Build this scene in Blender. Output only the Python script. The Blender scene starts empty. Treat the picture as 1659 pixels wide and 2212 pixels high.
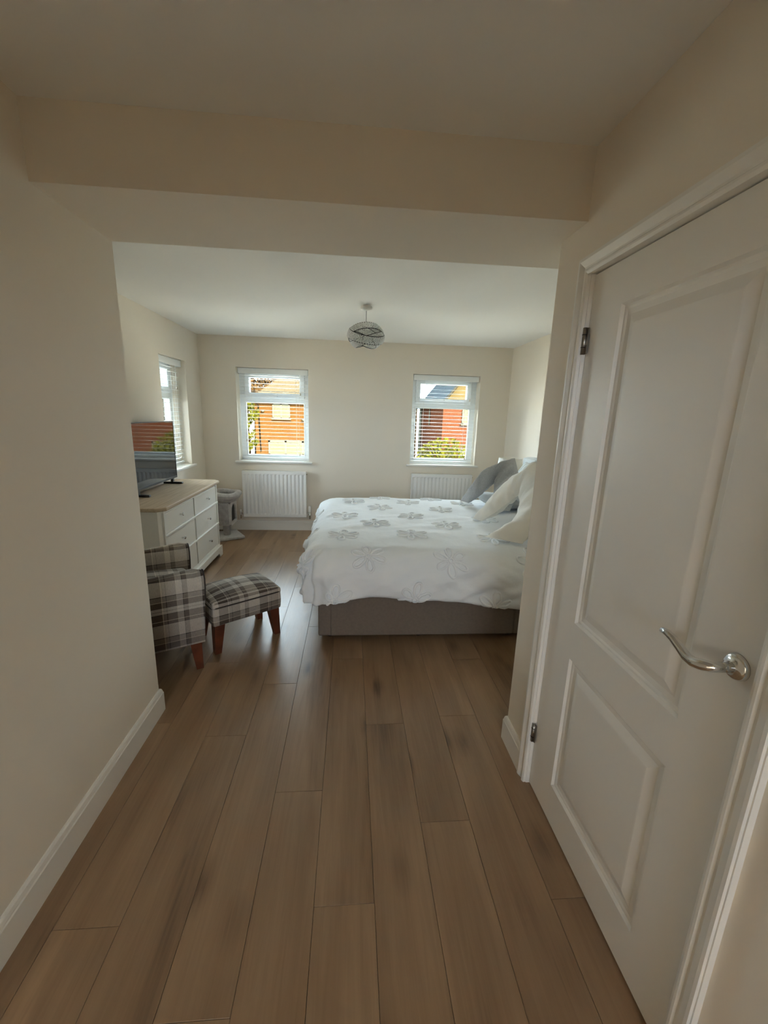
import bpy, bmesh, math, random
from mathutils import Vector, Matrix, noise
R = math.radians
random.seed(7)
scene = bpy.context.scene
col = scene.collection

# ------------------------------------------------------------------ camera, sky, sun, exposure
CAM = Vector((0.0, 0.0, 1.5298))
cd = bpy.data.cameras.new('camera'); cam = bpy.data.objects.new('camera', cd); col.objects.link(cam)
cd.sensor_fit = 'HORIZONTAL'; cd.sensor_width = 36.0; cd.lens = 904.447 / 1659 * 36.0
cd.clip_start = 0.02; cd.clip_end = 400
cr = Vector((0.99658745, -0.0766529, 0.03062325)); cu = Vector((-0.01228438, 0.22913278, 0.97331766)); cf = Vector((0.08162441, 0.97037235, -0.22740922))
cam.matrix_world = Matrix(((cr.x, cu.x, -cf.x, CAM.x), (cr.y, cu.y, -cf.y, CAM.y), (cr.z, cu.z, -cf.z, CAM.z), (0, 0, 0, 1)))
scene.camera = cam
SKY = 16.0
w = bpy.data.worlds.new('hazy_sky'); scene.world = w; w.use_nodes = True
bg = w.node_tree.nodes['Background']; bg.inputs[0].default_value = (0.77, 0.89, 1.03, 1); bg.inputs[1].default_value = SKY
sl = bpy.data.lights.new('sun', 'SUN'); so = bpy.data.objects.new('sun', sl); col.objects.link(so)
sl.energy = 75.0; sl.angle = R(1.5); sl.color = (1.0, 0.86, 0.62)
so.rotation_euler = Vector((-0.38, 0.72, -0.58)).to_track_quat('-Z', 'Y').to_euler()
vs = scene.view_settings
vs.view_transform = 'Standard'; vs.look = 'None'; vs.gamma = 1.0; vs.use_curve_mapping = False; vs.exposure = 0.74
cy = scene.cycles
def portal(loc, rot, sx, sy):                # guides sampling of the sky through each window opening; gives off no light itself
    l = bpy.data.lights.new('sky_portal', 'AREA'); l.shape = 'RECTANGLE'; l.size = sx; l.size_y = sy; l.cycles.is_portal = True
    o = bpy.data.objects.new('sky_portal', l); col.objects.link(o); o.location = loc; o.rotation_euler = rot
portal((-.961, 5.72, 1.467), (R(-90), 0, 0), .87, 1.13); portal((1.201, 5.72, 1.467), (R(-90), 0, 0), .86, 1.13); portal((-2.115, 4.66, 1.467), (0, R(-90), 0), 1.13, .65); portal((-.09, -4.49, 1.73), (R(90), 0, 0), 1.82, .66)
cy.max_bounces = 12; cy.diffuse_bounces = 9; cy.glossy_bounces = 5; cy.transmission_bounces = 8; cy.transparent_max_bounces = 24
cy.caustics_reflective = False; cy.caustics_refractive = False; cy.use_denoising = True; cy.use_adaptive_sampling = True; cy.adaptive_threshold = .04; cy.adaptive_min_samples = 32; cy.use_light_tree = False; cy.sample_clamp_indirect = 12.0

# ------------------------------------------------------------------ room measures
XL, XR, YB, ZC = -1.818, 2.020, 5.425, 2.381
CL, CR = -0.960, 0.773                      # corridor walls
YE, YR = 1.954, 1.690                       # where the corridor walls end
BY0, BY1, BZ = 1.509, 1.955, 2.169          # beam
YREAR = -0.7
WIN = ((-1.396, -0.527), (0.771, 1.631)); WZ0, WZ1 = 0.903, 2.031
LW0, LW1 = 4.335, 4.985
WD = 0.30

# ------------------------------------------------------------------ materials
MATS = {}
def nmat(name):
    m = bpy.data.materials.new(name); m.use_nodes = True; MATS[name] = m
    nt = m.node_tree; b = nt.nodes['Principled BSDF']
    return m, nt, b
def N(nt, t, **kw):
    n = nt.nodes.new(t)
    for k, v in kw.items(): setattr(n, k, v)
    return n
def setin(n, **kw):
    for k, v in kw.items(): n.inputs[k.replace('_', ' ')].default_value = v
def rgba(c): return (c[0], c[1], c[2], 1.0)
def plain(name, c, rough=0.6, metal=0.0, spec=0.5, bump=None, var=None, sheen=0.0, coat=0.0, coord='Object'):
    """one colour, with fine relief (bump = scale, strength) and faint unevenness (var = scale, amount)"""
    m, nt, b = nmat(name)
    b.inputs['Base Color'].default_value = rgba(c); b.inputs['Roughness'].default_value = rough
    b.inputs['Metallic'].default_value = metal; b.inputs['Specular IOR Level'].default_value = spec
    if sheen: b.inputs['Sheen Weight'].default_value = sheen
    if coat: b.inputs['Coat Weight'].default_value = coat; b.inputs['Coat Roughness'].default_value = 0.05
    if bump or var: tc = N(nt, 'ShaderNodeTexCoord')
    if bump:
        no = N(nt, 'ShaderNodeTexNoise'); no.inputs['Scale'].default_value = bump[0]; no.inputs['Detail'].default_value = 4
        nt.links.new(tc.outputs[coord], no.inputs['Vector'])
        bu = N(nt, 'ShaderNodeBump'); bu.inputs['Strength'].default_value = bump[1]; bu.inputs['Distance'].default_value = 0.01
        nt.links.new(no.outputs['Fac'], bu.inputs['Height']); nt.links.new(bu.outputs['Normal'], b.inputs['Normal'])
    if var:
        n2 = N(nt, 'ShaderNodeTexNoise'); n2.inputs['Scale'].default_value = var[0]; n2.inputs['Detail'].default_value = 3
        nt.links.new(tc.outputs[coord], n2.inputs['Vector'])
        cr_ = N(nt, 'ShaderNodeValToRGB')
        a = var[1]
        cr_.color_ramp.elements[0].position = .3; cr_.color_ramp.elements[1].position = .7
        cr_.color_ramp.elements[0].color = rgba([max(0, x * (1 - a)) for x in c]); cr_.color_ramp.elements[1].color = rgba([min(1, x * (1 + a)) for x in c])
        nt.links.new(n2.outputs['Fac'], cr_.inputs['Fac']); nt.links.new(cr_.outputs['Color'], b.inputs['Base Color'])
    return m

WALLC = (0.80, 0.735, 0.635)
plain('wall_paint', WALLC, .75, spec=.25)
plain('ceiling_paint', (.84, .83, .80), .85, spec=.2)
plain('white_gloss', (.82, .80, .75), .42, spec=.4)
plain('white_satin', (.80, .785, .74), .45, spec=.4, bump=(90, .02))
plain('upvc', (.84, .87, .88), .25, spec=.5)
plain('blind_white', (.86, .88, .87), .45)
plain('landing_carpet', (.20, .165, .13), .95, spec=.1)  # unseen floor, kept dark to limit light bounced onto the beam
plain('piping_dark', (.045, .034, .028), .9)
plain('cord_white', (.80, .80, .77), .7)
plain('rad_white', (.82, .81, .79), .35, spec=.45)
plain('chrome', (.78, .78, .77), .10, metal=1)
plain('steel_dark', (.33, .30, .26), .35, metal=1)
plain('brass_dim', (.45, .38, .28), .3, metal=1)
plain('white_plastic', (.80, .79, .76), .4)
plain('paint_white_furniture', (.80, .785, .735), .28, spec=.5)
plain('tv_plastic', (.008, .008, .009), .35)
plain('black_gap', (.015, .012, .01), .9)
plain('cat_plush', (.36, .335, .325), .95, spec=.1, bump=(160, .7), var=(30, .15), sheen=.5)
plain('cat_plush_light', (.50, .48, .46), .95, spec=.1, bump=(160, .7), var=(30, .15), sheen=.5)
plain('sisal', (.40, .33, .30), .95, bump=(120, .5))
plain('cat_cavity_shade', (.05, .045, .042), .95)  # dark colour standing in for the shade inside the cat house
plain('bed_fabric', (.205, .165, .13), .9, spec=.2, bump=(420, .25), var=(60, .06))
plain('bed_foot', (.03, .02, .015), .6)
plain('headboard_fabric', (.64, .66, .645), .85, spec=.2, bump=(420, .2), var=(40, .05), sheen=.2)
plain('mattress_white', (.78, .77, .74), .9)
plain('duvet_cotton', (.84, .868, .892), .9, spec=.15, bump=(14, .5), sheen=.2)
plain('tuft_cotton', (.855, .875, .89), .98, spec=.1, bump=(200, .12))
plain('pillow_grey', (.47, .48, .49), .9, spec=.15, bump=(60, .15), var=(90, .10), sheen=.3)
plain('pillow_cream', (.87, .85, .80), .9, spec=.15, bump=(22, .4), sheen=.25)
plain('pillow_plain_grey', (.50, .52, .53), .9, spec=.15, bump=(40, .2), sheen=.2)
plain('leg_wood', (.115, .030, .013), .35, spec=.5, var=(14, .3))
plain('lamp_shade_cloth', (.84, .81, .74), .9, bump=(300, .1))
plain('lamp_base', (.55, .53, .50), .35)
plain('shade_wire', (.06, .06, .065), .3, metal=1)
plain('flex', (.35, .35, .36), .6)
plain('ground_mat', (.45, .43, .39), .95, spec=0, var=(.6, .15))
plain('road_mat', (.30, .30, .30), .95, var=(2, .1))
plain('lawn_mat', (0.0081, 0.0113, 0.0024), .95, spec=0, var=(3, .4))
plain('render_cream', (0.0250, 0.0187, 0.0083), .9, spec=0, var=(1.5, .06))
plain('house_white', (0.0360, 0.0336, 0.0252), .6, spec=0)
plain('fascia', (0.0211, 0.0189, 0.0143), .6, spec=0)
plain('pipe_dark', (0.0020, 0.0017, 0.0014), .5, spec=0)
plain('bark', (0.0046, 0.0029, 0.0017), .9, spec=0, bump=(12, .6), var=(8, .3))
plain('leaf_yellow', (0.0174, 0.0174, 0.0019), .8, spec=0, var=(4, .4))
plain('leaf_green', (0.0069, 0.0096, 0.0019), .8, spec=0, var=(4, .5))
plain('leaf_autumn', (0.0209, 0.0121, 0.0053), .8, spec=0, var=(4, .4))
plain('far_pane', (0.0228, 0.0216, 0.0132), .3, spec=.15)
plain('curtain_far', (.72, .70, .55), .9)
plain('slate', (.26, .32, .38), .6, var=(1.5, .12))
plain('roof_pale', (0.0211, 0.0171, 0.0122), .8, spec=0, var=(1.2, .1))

# crystal beads of the lampshade
m, nt, b = nmat('crystal'); setin(b, Roughness=.08, IOR=1.5); b.inputs['Base Color'].default_value = (.93, .94, .93, 1); b.inputs['Transmission Weight'].default_value = .15
# tv glass
m, nt, b = nmat('tv_screen'); b.inputs['Base Color'].default_value = (.004, .004, .005, 1); b.inputs['Roughness'].default_value = .02; b.inputs['IOR'].default_value = 1.56
# window glass
m, nt, b = nmat('glass'); nt.nodes.remove(b)
out = nt.nodes['Material Output']; tr = N(nt, 'ShaderNodeBsdfTransparent'); tr.inputs[0].default_value = (.95, .98, .96, 1)
gl = N(nt, 'ShaderNodeBsdfGlossy'); gl.inputs['Roughness'].default_value = 0.0
fr = N(nt, 'ShaderNodeFresnel'); fr.inputs['IOR'].default_value = 1.45; mx = N(nt, 'ShaderNodeMixShader')
nt.links.new(fr.outputs[0], mx.inputs[0]); nt.links.new(tr.outputs[0], mx.inputs[1]); nt.links.new(gl.outputs[0], mx.inputs[2]); nt.links.new(mx.outputs[0], out.inputs[0])

def math_node(nt, op, a, bval=None):
    n = N(nt, 'ShaderNodeMath', operation=op)
    for i, v in enumerate((a, bval)):
        if v is None: continue
        if isinstance(v, (int, float)): n.inputs[i].default_value = v
        else: nt.links.new(v, n.inputs[i])
    return n.outputs[0]

def wood_floor():
    m, nt, b = nmat('oak_plank')
    geo = N(nt, 'ShaderNodeNewGeometry'); oi = N(nt, 'ShaderNodeObjectInfo')
    off = N(nt, 'ShaderNodeVectorMath', operation='MULTIPLY_ADD')
    rnd = oi.outputs['Random']
    cmb = N(nt, 'ShaderNodeCombineXYZ')
    nt.links.new(math_node(nt, 'MULTIPLY', rnd, 37.0), cmb.inputs[0]); nt.links.new(math_node(nt, 'MULTIPLY', rnd, 91.0), cmb.inputs[1])
    off.inputs[1].default_value = (1, 1, 1)
    nt.links.new(geo.outputs['Position'], off.inputs[0]); nt.links.new(cmb.outputs[0], off.inputs[2])
    def mapped(sx, sy):
        mp = N(nt, 'ShaderNodeVectorMath', operation='MULTIPLY'); mp.inputs[1].default_value = (sx, sy, 1)
        nt.links.new(off.outputs[0], mp.inputs[0]); return mp.outputs[0]
    def noise_(vec, sc, det, dist=0.0, rough=.5):
        n = N(nt, 'ShaderNodeTexNoise'); n.inputs['Scale'].default_value = sc; n.inputs['Detail'].default_value = det; n.inputs['Distortion'].default_value = dist; n.inputs['Roughness'].default_value = rough
        nt.links.new(vec, n.inputs['Vector']); return n.outputs['Fac']
    broad = noise_(mapped(6, 1.0), 1.0, 3, .4)          # cloudy tone along the board
    grain = noise_(mapped(42, 2.2), 1.0, 5, 1.2, .6)     # long grain
    fine = noise_(mapped(260, 9), 1.0, 3, 0)
    knot = N(nt, 'ShaderNodeTexVoronoi'); knot.inputs['Scale'].default_value = 1.0; nt.links.new(mapped(5.2, 2.1), knot.inputs['Vector'])
    kr = N(nt, 'ShaderNodeMapRange'); kr.inputs['From Min'].default_value = .05; kr.inputs['From Max'].default_value = .24; kr.inputs['To Min'].default_value = 1; kr.inputs['To Max'].default_value = 0
    nt.links.new(knot.outputs['Distance'], kr.inputs['Value'])
    s = math_node(nt, 'ADD', math_node(nt, 'MULTIPLY', broad, .68), math_node(nt, 'MULTIPLY', grain, .32))
    s = math_node(nt, 'ADD', s, math_node(nt, 'MULTIPLY', math_node(nt, 'SUBTRACT', rnd, .5), .09))
    s = math_node(nt, 'SUBTRACT', s, math_node(nt, 'MULTIPLY', kr.outputs[0], math_node(nt, 'MULTIPLY', broad, .42)))
    ramp = N(nt, 'ShaderNodeValToRGB'); e = ramp.color_ramp.elements
    e[0].position = .20; e[0].color = (.100, .056, .029, 1); e[1].position = .80; e[1].color = (.47, .305, .175, 1)
    x = e.new(.42); x.color = (.265, .165, .090, 1); x = e.new(.58); x.color = (.335, .215, .122, 1)
    nt.links.new(s, ramp.inputs['Fac']); nt.links.new(ramp.outputs['Color'], b.inputs['Base Color'])
    rr = N(nt, 'ShaderNodeMapRange'); rr.inputs['To Min'].default_value = .24; rr.inputs['To Max'].default_value = .38
    nt.links.new(grain, rr.inputs['Value']); nt.links.new(rr.outputs[0], b.inputs['Roughness'])
    bu = N(nt, 'ShaderNodeBump'); bu.inputs['Strength'].default_value = .12; bu.inputs['Distance'].default_value = .002
    nt.links.new(math_node(nt, 'ADD', grain, fine), bu.inputs['Height']); nt.links.new(bu.outputs['Normal'], b.inputs['Normal'])
    b.inputs['Specular IOR Level'].default_value = .5
wood_floor()

def light_oak():
    m, nt, b = nmat('dresser_oak'); tc = N(nt, 'ShaderNodeTexCoord'); mp = N(nt, 'ShaderNodeMapping'); mp.inputs['Scale'].default_value = (60, 3, 60)
    no = N(nt, 'ShaderNodeTexNoise'); no.inputs['Scale'].default_value = 1; no.inputs['Detail'].default_value = 5; no.inputs['Distortion'].default_value = .6
    nt.links.new(tc.outputs['Object'], mp.inputs[0]); nt.links.new(mp.outputs[0], no.inputs['Vector'])
    rp = N(nt, 'ShaderNodeValToRGB'); rp.color_ramp.elements[0].position = .3; rp.color_ramp.elements[0].color = (.44, .345, .24, 1); rp.color_ramp.elements[1].position = .7; rp.color_ramp.elements[1].color = (.58, .465, .335, 1)
    nt.links.new(no.outputs['Fac'], rp.inputs['Fac']); nt.links.new(rp.outputs['Color'], b.inputs['Base Color']); b.inputs['Roughness'].default_value = .62; b.inputs['Specular IOR Level'].default_value = .3
light_oak()

def plaid():
    m, nt, b = nmat('plaid')
    uv = N(nt, 'ShaderNodeUVMap'); sp = N(nt, 'ShaderNodeSeparateXYZ'); nt.links.new(uv.outputs[0], sp.inputs[0])
    def stripes(src, period, stops):
        f = math_node(nt, 'FRACT', math_node(nt, 'DIVIDE', src, period))
        rp = N(nt, 'ShaderNodeValToRGB'); rp.color_ramp.interpolation = 'CONSTANT'; e = rp.color_ramp.elements
        e[0].position = 0; e[0].color = rgba(stops[0][1]); e[1].position = stops[1][0]; e[1].color = rgba(stops[1][1])
        for p, c in stops[2:]:
            x = e.new(p); x.color = rgba(c)
        nt.links.new(f, rp.inputs['Fac']); return rp.outputs['Color']
    L, G, D, K, C = (.53, .485, .43), (.22, .185, .155), (.085, .062, .048), (.025, .018, .015), (.58, .51, .41)
    A = stripes(sp.outputs[0], .27, [(0, L), (.20, C), (.215, L), (.28, K), (.295, D), (.50, C), (.512, G), (.58, K), (.595, G), (.78, C), (.792, L), (.90, K), (.912, G)])
    B = stripes(sp.outputs[1], .25, [(0, G), (.05, K), (.07, L), (.38, K), (.395, D), (.46, C), (.475, D), (.62, K), (.635, L), (.70, K), (.71, L), (.78, K), (.79, D), (.92, C), (.935, G)])
    mxn = N(nt, 'ShaderNodeMix', data_type='RGBA'); mxn.inputs['Factor'].default_value = .55
    nt.links.new(A, mxn.inputs['A']); nt.links.new(B, mxn.inputs['B'])
    # woollen slubs
    mp = N(nt, 'ShaderNodeMapping'); mp.inputs['Scale'].default_value = (420, 60, 1); nt.links.new(uv.outputs[0], mp.inputs[0])
    no = N(nt, 'ShaderNodeTexNoise'); no.inputs['Scale'].default_value = 1; no.inputs['Detail'].default_value = 3; nt.links.new(mp.outputs[0], no.inputs['Vector'])
    mr = N(nt, 'ShaderNodeMapRange'); mr.inputs['To Min'].default_value = .65; mr.inputs['To Max'].default_value = 1.25; nt.links.new(no.outputs['Fac'], mr.inputs['Value'])
    mu = N(nt, 'ShaderNodeMix', data_type='RGBA', blend_type='MULTIPLY'); mu.inputs['Factor'].default_value = 1
    nt.links.new(mxn.outputs['Result'], mu.inputs['A']); nt.links.new(mr.outputs[0], mu.inputs['B'])
    nt.links.new(mu.outputs['Result'], b.inputs['Base Color']); b.inputs['Roughness'].default_value = .95; b.inputs['Specular IOR Level'].default_value = .15; b.inputs['Sheen Weight'].default_value = .15
    bu = N(nt, 'ShaderNodeBump'); bu.inputs['Strength'].default_value = .3; bu.inputs['Distance'].default_value = .002; nt.links.new(no.outputs['Fac'], bu.inputs['Height']); nt.links.new(bu.outputs['Normal'], b.inputs['Normal'])
plaid()

def striped_case():
    m, nt, b = nmat('pillow_striped'); uv = N(nt, 'ShaderNodeTexCoord'); sp = N(nt, 'ShaderNodeSeparateXYZ'); nt.links.new(uv.outputs['Object'], sp.inputs[0])
    f = math_node(nt, 'FRACT', math_node(nt, 'DIVIDE', sp.outputs[1], .085))
    rp = N(nt, 'ShaderNodeValToRGB'); rp.color_ramp.interpolation = 'CONSTANT'; e = rp.color_ramp.elements
    e[0].color = (.70, .73, .71, 1); e[1].position = .62; e[1].color = (.16, .20, .21, 1); x = e.new(.72); x.color = (.70, .73, .71, 1); x = e.new(.82); x.color = (.30, .34, .35, 1); x = e.new(.88); x.color = (.70, .73, .71, 1)
    nt.links.new(f, rp.inputs['Fac']); nt.links.new(rp.outputs['Color'], b.inputs['Base Color']); b.inputs['Roughness'].default_value = .9
striped_case()

def bricks(name, c1, c2, mortar, bw=.235, rh=.078):
    m, nt, b = nmat(name); uv = N(nt, 'ShaderNodeUVMap'); br = N(nt, 'ShaderNodeTexBrick')
    nt.links.new(uv.outputs[0], br.inputs['Vector']); br.inputs['Scale'].default_value = 1; br.inputs['Brick Width'].default_value = bw; br.inputs['Row Height'].default_value = rh; br.inputs['Mortar Size'].default_value = .011
    br.inputs['Color1'].default_value = rgba(c1); br.inputs['Color2'].default_value = rgba(c2); br.inputs['Mortar'].default_value = rgba(mortar)
    nt.links.new(br.outputs['Color'], b.inputs['Base Color']); b.inputs['Roughness'].default_value = .9; b.inputs['Specular IOR Level'].default_value = 0
    bu = N(nt, 'ShaderNodeBump'); bu.inputs['Strength'].default_value = .5; bu.invert = True; nt.links.new(br.outputs['Fac'], bu.inputs['Height']); nt.links.new(bu.outputs['Normal'], b.inputs['Normal'])
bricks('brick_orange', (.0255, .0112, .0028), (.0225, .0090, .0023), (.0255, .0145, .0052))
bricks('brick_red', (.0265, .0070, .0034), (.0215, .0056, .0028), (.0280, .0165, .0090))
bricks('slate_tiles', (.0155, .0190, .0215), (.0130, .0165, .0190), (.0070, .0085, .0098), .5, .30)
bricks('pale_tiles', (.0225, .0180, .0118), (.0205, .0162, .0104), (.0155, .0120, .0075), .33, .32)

# ------------------------------------------------------------------ geometry helpers
class G:
    def __init__(s): s.v = []; s.f = []; s.sm = []
    def add(s, vs_, fs, smooth=False):
        o = len(s.v); s.v += [tuple(p) for p in vs_]
        for f in fs: s.f.append(tuple(i + o for i in f)); s.sm.append(smooth)
        return s
    def box(s, x0, x1, y0, y1, z0, z1, bev=0.0, seg=2, smooth=False):
        if bev <= 0:
            P = [(x, y, z) for z in (z0, z1) for y in (y0, y1) for x in (x0, x1)]
            return s.add(P, [(0, 2, 3, 1), (4, 5, 7, 6), (0, 1, 5, 4), (2, 6, 7, 3), (0, 4, 6, 2), (1, 3, 7, 5)])
        bm = bmesh.new(); bmesh.ops.create_cube(bm, size=1)
        for v in bm.verts: v.co = ((x0 + x1) / 2 + v.co.x * (x1 - x0), (y0 + y1) / 2 + v.co.y * (y1 - y0), (z0 + z1) / 2 + v.co.z * (z1 - z0))
        bmesh.ops.bevel(bm, geom=bm.edges[:], offset=bev, segments=seg, affect='EDGES', profile=.5)
        bm.verts.index_update()
        s.add([v.co for v in bm.verts], [[v.index for v in f.verts] for f in bm.faces], smooth); bm.free(); return s
    def prism(s, poly, z0, z1, axis=2):
        """poly = 2D points, extruded along axis (counter-clockwise seen from +axis)"""
        n = len(poly)
        def P(a, b_, c):
            return (a, b_, c) if axis == 2 else ((c, a, b_) if axis == 0 else (b_, c, a))
        V = [P(a, b_, z0) for a, b_ in poly] + [P(a, b_, z1) for a, b_ in poly]
        F = [tuple(range(n - 1, -1, -1)), tuple(range(n, 2 * n))] + [(i, (i + 1) % n, n + (i + 1) % n, n + i) for i in range(n)]
        return s.add(V, F)
    def tube(s, pts, r, seg=8, closed=False, caps=True, smooth=True):
        pts = [Vector(p) for p in pts]; n = len(pts)
        rs = r if isinstance(r, (list, tuple)) else [r] * n
        up = None; V = []
        for i in range(n):
            a = pts[(i - 1) % n] if (closed or i > 0) else pts[i]; b_ = pts[(i + 1) % n] if (closed or i < n - 1) else pts[i]
            t = (b_ - a).normalized()
            if up is None: up = t.orthogonal().normalized()
            up = (up - t * up.dot(t)); up = up.normalized() if up.length > 1e-6 else t.orthogonal().normalized()
            sd = t.cross(up)
            for k in range(seg):
                an = 2 * math.pi * k / seg; V.append(pts[i] + (up * math.cos(an) + sd * math.sin(an)) * rs[i])
        F = []
        for i in range(n if closed else n - 1):
            j = (i + 1) % n
            for k in range(seg):
                k2 = (k + 1) % seg; F.append((i * seg + k, i * seg + k2, j * seg + k2, j * seg + k))
        s.add(V, F, smooth)
        if caps and not closed:
            o = len(s.v) - len(V); s.f.append(tuple(o + k for k in range(seg - 1, -1, -1))); s.sm.append(False)
            s.f.append(tuple(o + (n - 1) * seg + k for k in range(seg))); s.sm.append(False)
        return s
    def lathe(s, prof, c=(0, 0, 0), seg=24, axis=2, smooth=True, caps=True):
        """prof = [(radius, height)], turned about axis through c"""
        V = []
        for r, h in prof:
            for k in range(seg):
                a = 2 * math.pi * k / seg; p = (r * math.cos(a), r * math.sin(a), h)
                if axis == 0: p = (h, p[0], p[1])
                elif axis == 1: p = (p[1], h, p[0])
                V.append((p[0] + c[0], p[1] + c[1], p[2] + c[2]))
        F = [(i * seg + k, i * seg + (k + 1) % seg, (i + 1) * seg + (k + 1) % seg, (i + 1) * seg + k) for i in range(len(prof) - 1) for k in range(seg)]
        s.add(V, F, smooth)
        if caps:
            o = len(s.v) - len(V); s.f.append(tuple(o + k for k in range(seg - 1, -1, -1))); s.sm.append(False)
            o += (len(prof) - 1) * seg; s.f.append(tuple(o + k for k in range(seg))); s.sm.append(False)
        return s
    def grid(s, fn, nu, nv, smooth=True, closed_u=False):
        V = [fn(i / nu, j / nv) for j in range(nv + 1) for i in range(nu + 1)]; W_ = nu + 1
        return s.add(V, [(j * W_ + i, j * W_ + i + 1, (j + 1) * W_ + i + 1, (j + 1) * W_ + i) for j in range(nv) for i in range(nu)], smooth)
    def xform(s, M_):
        s.v = [tuple(M_ @ Vector(p)) for p in s.v]; return s

BASE = {}
def mesh(name, g, mat, shift=(0, 0, 0), uv=None):
    me = bpy.data.meshes.new(name); sx, sy, sz = shift
    me.from_pydata([(x - sx, y - sy, z - sz) for x, y, z in g.v], [], g.f)
    me.polygons.foreach_set('use_smooth', g.sm)
    if uv:
        me.update(); ul = me.uv_layers.new(name='UVMap')
        for p in me.polygons:
            n = p.normal; ax = max(range(3), key=lambda k: abs(n[k]))
            for li in p.loop_indices:
                c = me.vertices[me.loops[li].vertex_index].co + (Vector(shift) if uv == 'world' else Vector())
                ul.data[li].uv = (c.y, c.z) if ax == 0 else ((c.x, c.z) if ax == 1 else (c.x, c.y))
    if mat: me.materials.append(MATS[mat])
    me.update(); return me
def tag(o, label=None, cat=None, group=None, kind=None):
    if label: o['label'] = label
    if cat: o['category'] = cat
    if group: o['group'] = group
    if kind: o['kind'] = kind
    return o
def empty(name, loc=(0, 0, 0), rz=0.0, local=False, **kw):
    o = bpy.data.objects.new(name, None); col.objects.link(o); o.location = loc; o.rotation_euler = (0, 0, rz); o.empty_display_size = .05
    BASE[o.name] = (0, 0, 0) if local else tuple(loc)
    return tag(o, **kw)
def obj(name, g, mat, parent=None, uv=None, base=None, **kw):
    """links one mesh object; geometry is given in world coordinates unless its root was made with local=True"""
    if parent is not None: sh = BASE[parent.name]
    else: sh = base or (0, 0, 0)
    me = mesh(name, g, mat, sh, uv); o = bpy.data.objects.new(name, me); col.objects.link(o)
    if parent is not None: o.parent = parent
    elif base: o.location = base
    BASE[o.name] = sh
    return tag(o, **kw)
def place(name, me, loc, parent=None, rot=(0, 0, 0)):
    o = bpy.data.objects.new(name, me); col.objects.link(o); b_ = BASE[parent.name] if parent else (0, 0, 0)
    o.parent = parent; o.location = (loc[0] - b_[0], loc[1] - b_[1], loc[2] - b_[2]); o.rotation_euler = rot
    return o
def holed(axis, p0, p1, u0, u1, v0, v1, holes):
    """slab between p0 and p1 on axis (0: u=y, 1: u=x; v=z) with rectangular holes, closed reveals"""
    us = sorted({u0, u1} | {h[0] for h in holes} | {h[1] for h in holes}); vs_ = sorted({v0, v1} | {h[2] for h in holes} | {h[3] for h in holes})
    us = [u for u in us if u0 <= u <= u1]; vs_ = [v for v in vs_ if v0 <= v <= v1]
    def solid(i, j):
        if i < 0 or j < 0 or i >= len(us) - 1 or j >= len(vs_) - 1: return False
        cu_, cv = (us[i] + us[i + 1]) / 2, (vs_[j] + vs_[j + 1]) / 2
        return not any(h[0] < cu_ < h[1] and h[2] < cv < h[3] for h in holes)
    P = (lambda p, u, v: (p, u, v)) if axis == 0 else (lambda p, u, v: (u, p, v))
    g = G()
    for i in range(len(us) - 1):
        for j in range(len(vs_) - 1):
            if not solid(i, j): continue
            a, b_, c, d = us[i], us[i + 1], vs_[j], vs_[j + 1]
            for p in (p0, p1): g.add([P(p, a, c), P(p, b_, c), P(p, b_, d), P(p, a, d)], [(0, 1, 2, 3)])
            if not solid(i - 1, j): g.add([P(p0, a, c), P(p1, a, c), P(p1, a, d), P(p0, a, d)], [(0, 1, 2, 3)])
            if not solid(i + 1, j): g.add([P(p0, b_, c), P(p1, b_, c), P(p1, b_, d), P(p0, b_, d)], [(0, 1, 2, 3)])
            if not solid(i, j - 1): g.add([P(p0, a, c), P(p1, a, c), P(p1, b_, c), P(p0, b_, c)], [(0, 1, 2, 3)])
            if not solid(i, j + 1): g.add([P(p0, a, d), P(p1, a, d), P(p1, b_, d), P(p0, b_, d)], [(0, 1, 2, 3)])
    return g
S = dict(kind='structure')

# ------------------------------------------------------------------ room shell
obj('wall_back', holed(1, YB, YB + WD, XL - WD, XR + WD, -.02, ZC + .05, [(a, b_, WZ0, WZ1) for a, b_ in WIN]), 'wall_paint', label='cream painted far wall with two windows', **S)
obj('wall_left', holed(0, XL, XL - WD, YE - .3, YB, -.02, ZC + .05, [(LW0, LW1, WZ0, WZ1)]), 'wall_paint', label='cream bedroom wall behind the chest of drawers', **S)
obj('wall_right', G().box(XR, XR + WD, YR - .3, YB, -.02, ZC + .05), 'wall_paint', label='pale wall behind the headboard', **S)
obj('wall_corridor_left', G().box(XL - WD, CL, YREAR, YE, 0, ZC + .02), 'wall_paint', label='cream entrance wall opposite the panelled door', **S)
DY0, DY1, DZ = 0.640, 1.446, 1.997           # door lining opening
obj('wall_corridor_right', holed(0, CR, CR + .14, YREAR, YR - .12, 0, ZC + .02, [(DY0, DY1, -.01, DZ)]).box(CR, XR + WD, YR - .12, YR, 0, ZC + .02), 'wall_paint', label='cream entrance wall around the panelled door', **S)
obj('wall_rear', holed(1, YREAR - .1, YREAR, CL - .4, CR + .4, -.014, ZC + .02, [(-.90, .70, -.02, 1.80)]), 'wall_paint', label='unseen cream wall behind the viewer with a doorway added to let light in', **S)  # doorway added for light from behind; low head keeps the beam darker
LY = -4.2                                    # unseen landing added behind that doorway; its window lights the entrance from behind
obj('wall_landing_rear', holed(1, LY - .3, LY, CL - .4, CR + .4, -.014, ZC + .02, [(-1.00, .82, 1.40, 2.06)]), 'wall_paint', label='unseen landing wall with a window added to light the entrance', **S)
obj('wall_landing_left', G().box(CL - .4, CL - .3, LY, YREAR - .1, -.014, ZC + .02), 'wall_paint', label='side wall of the added landing behind the viewer', **S)
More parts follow.
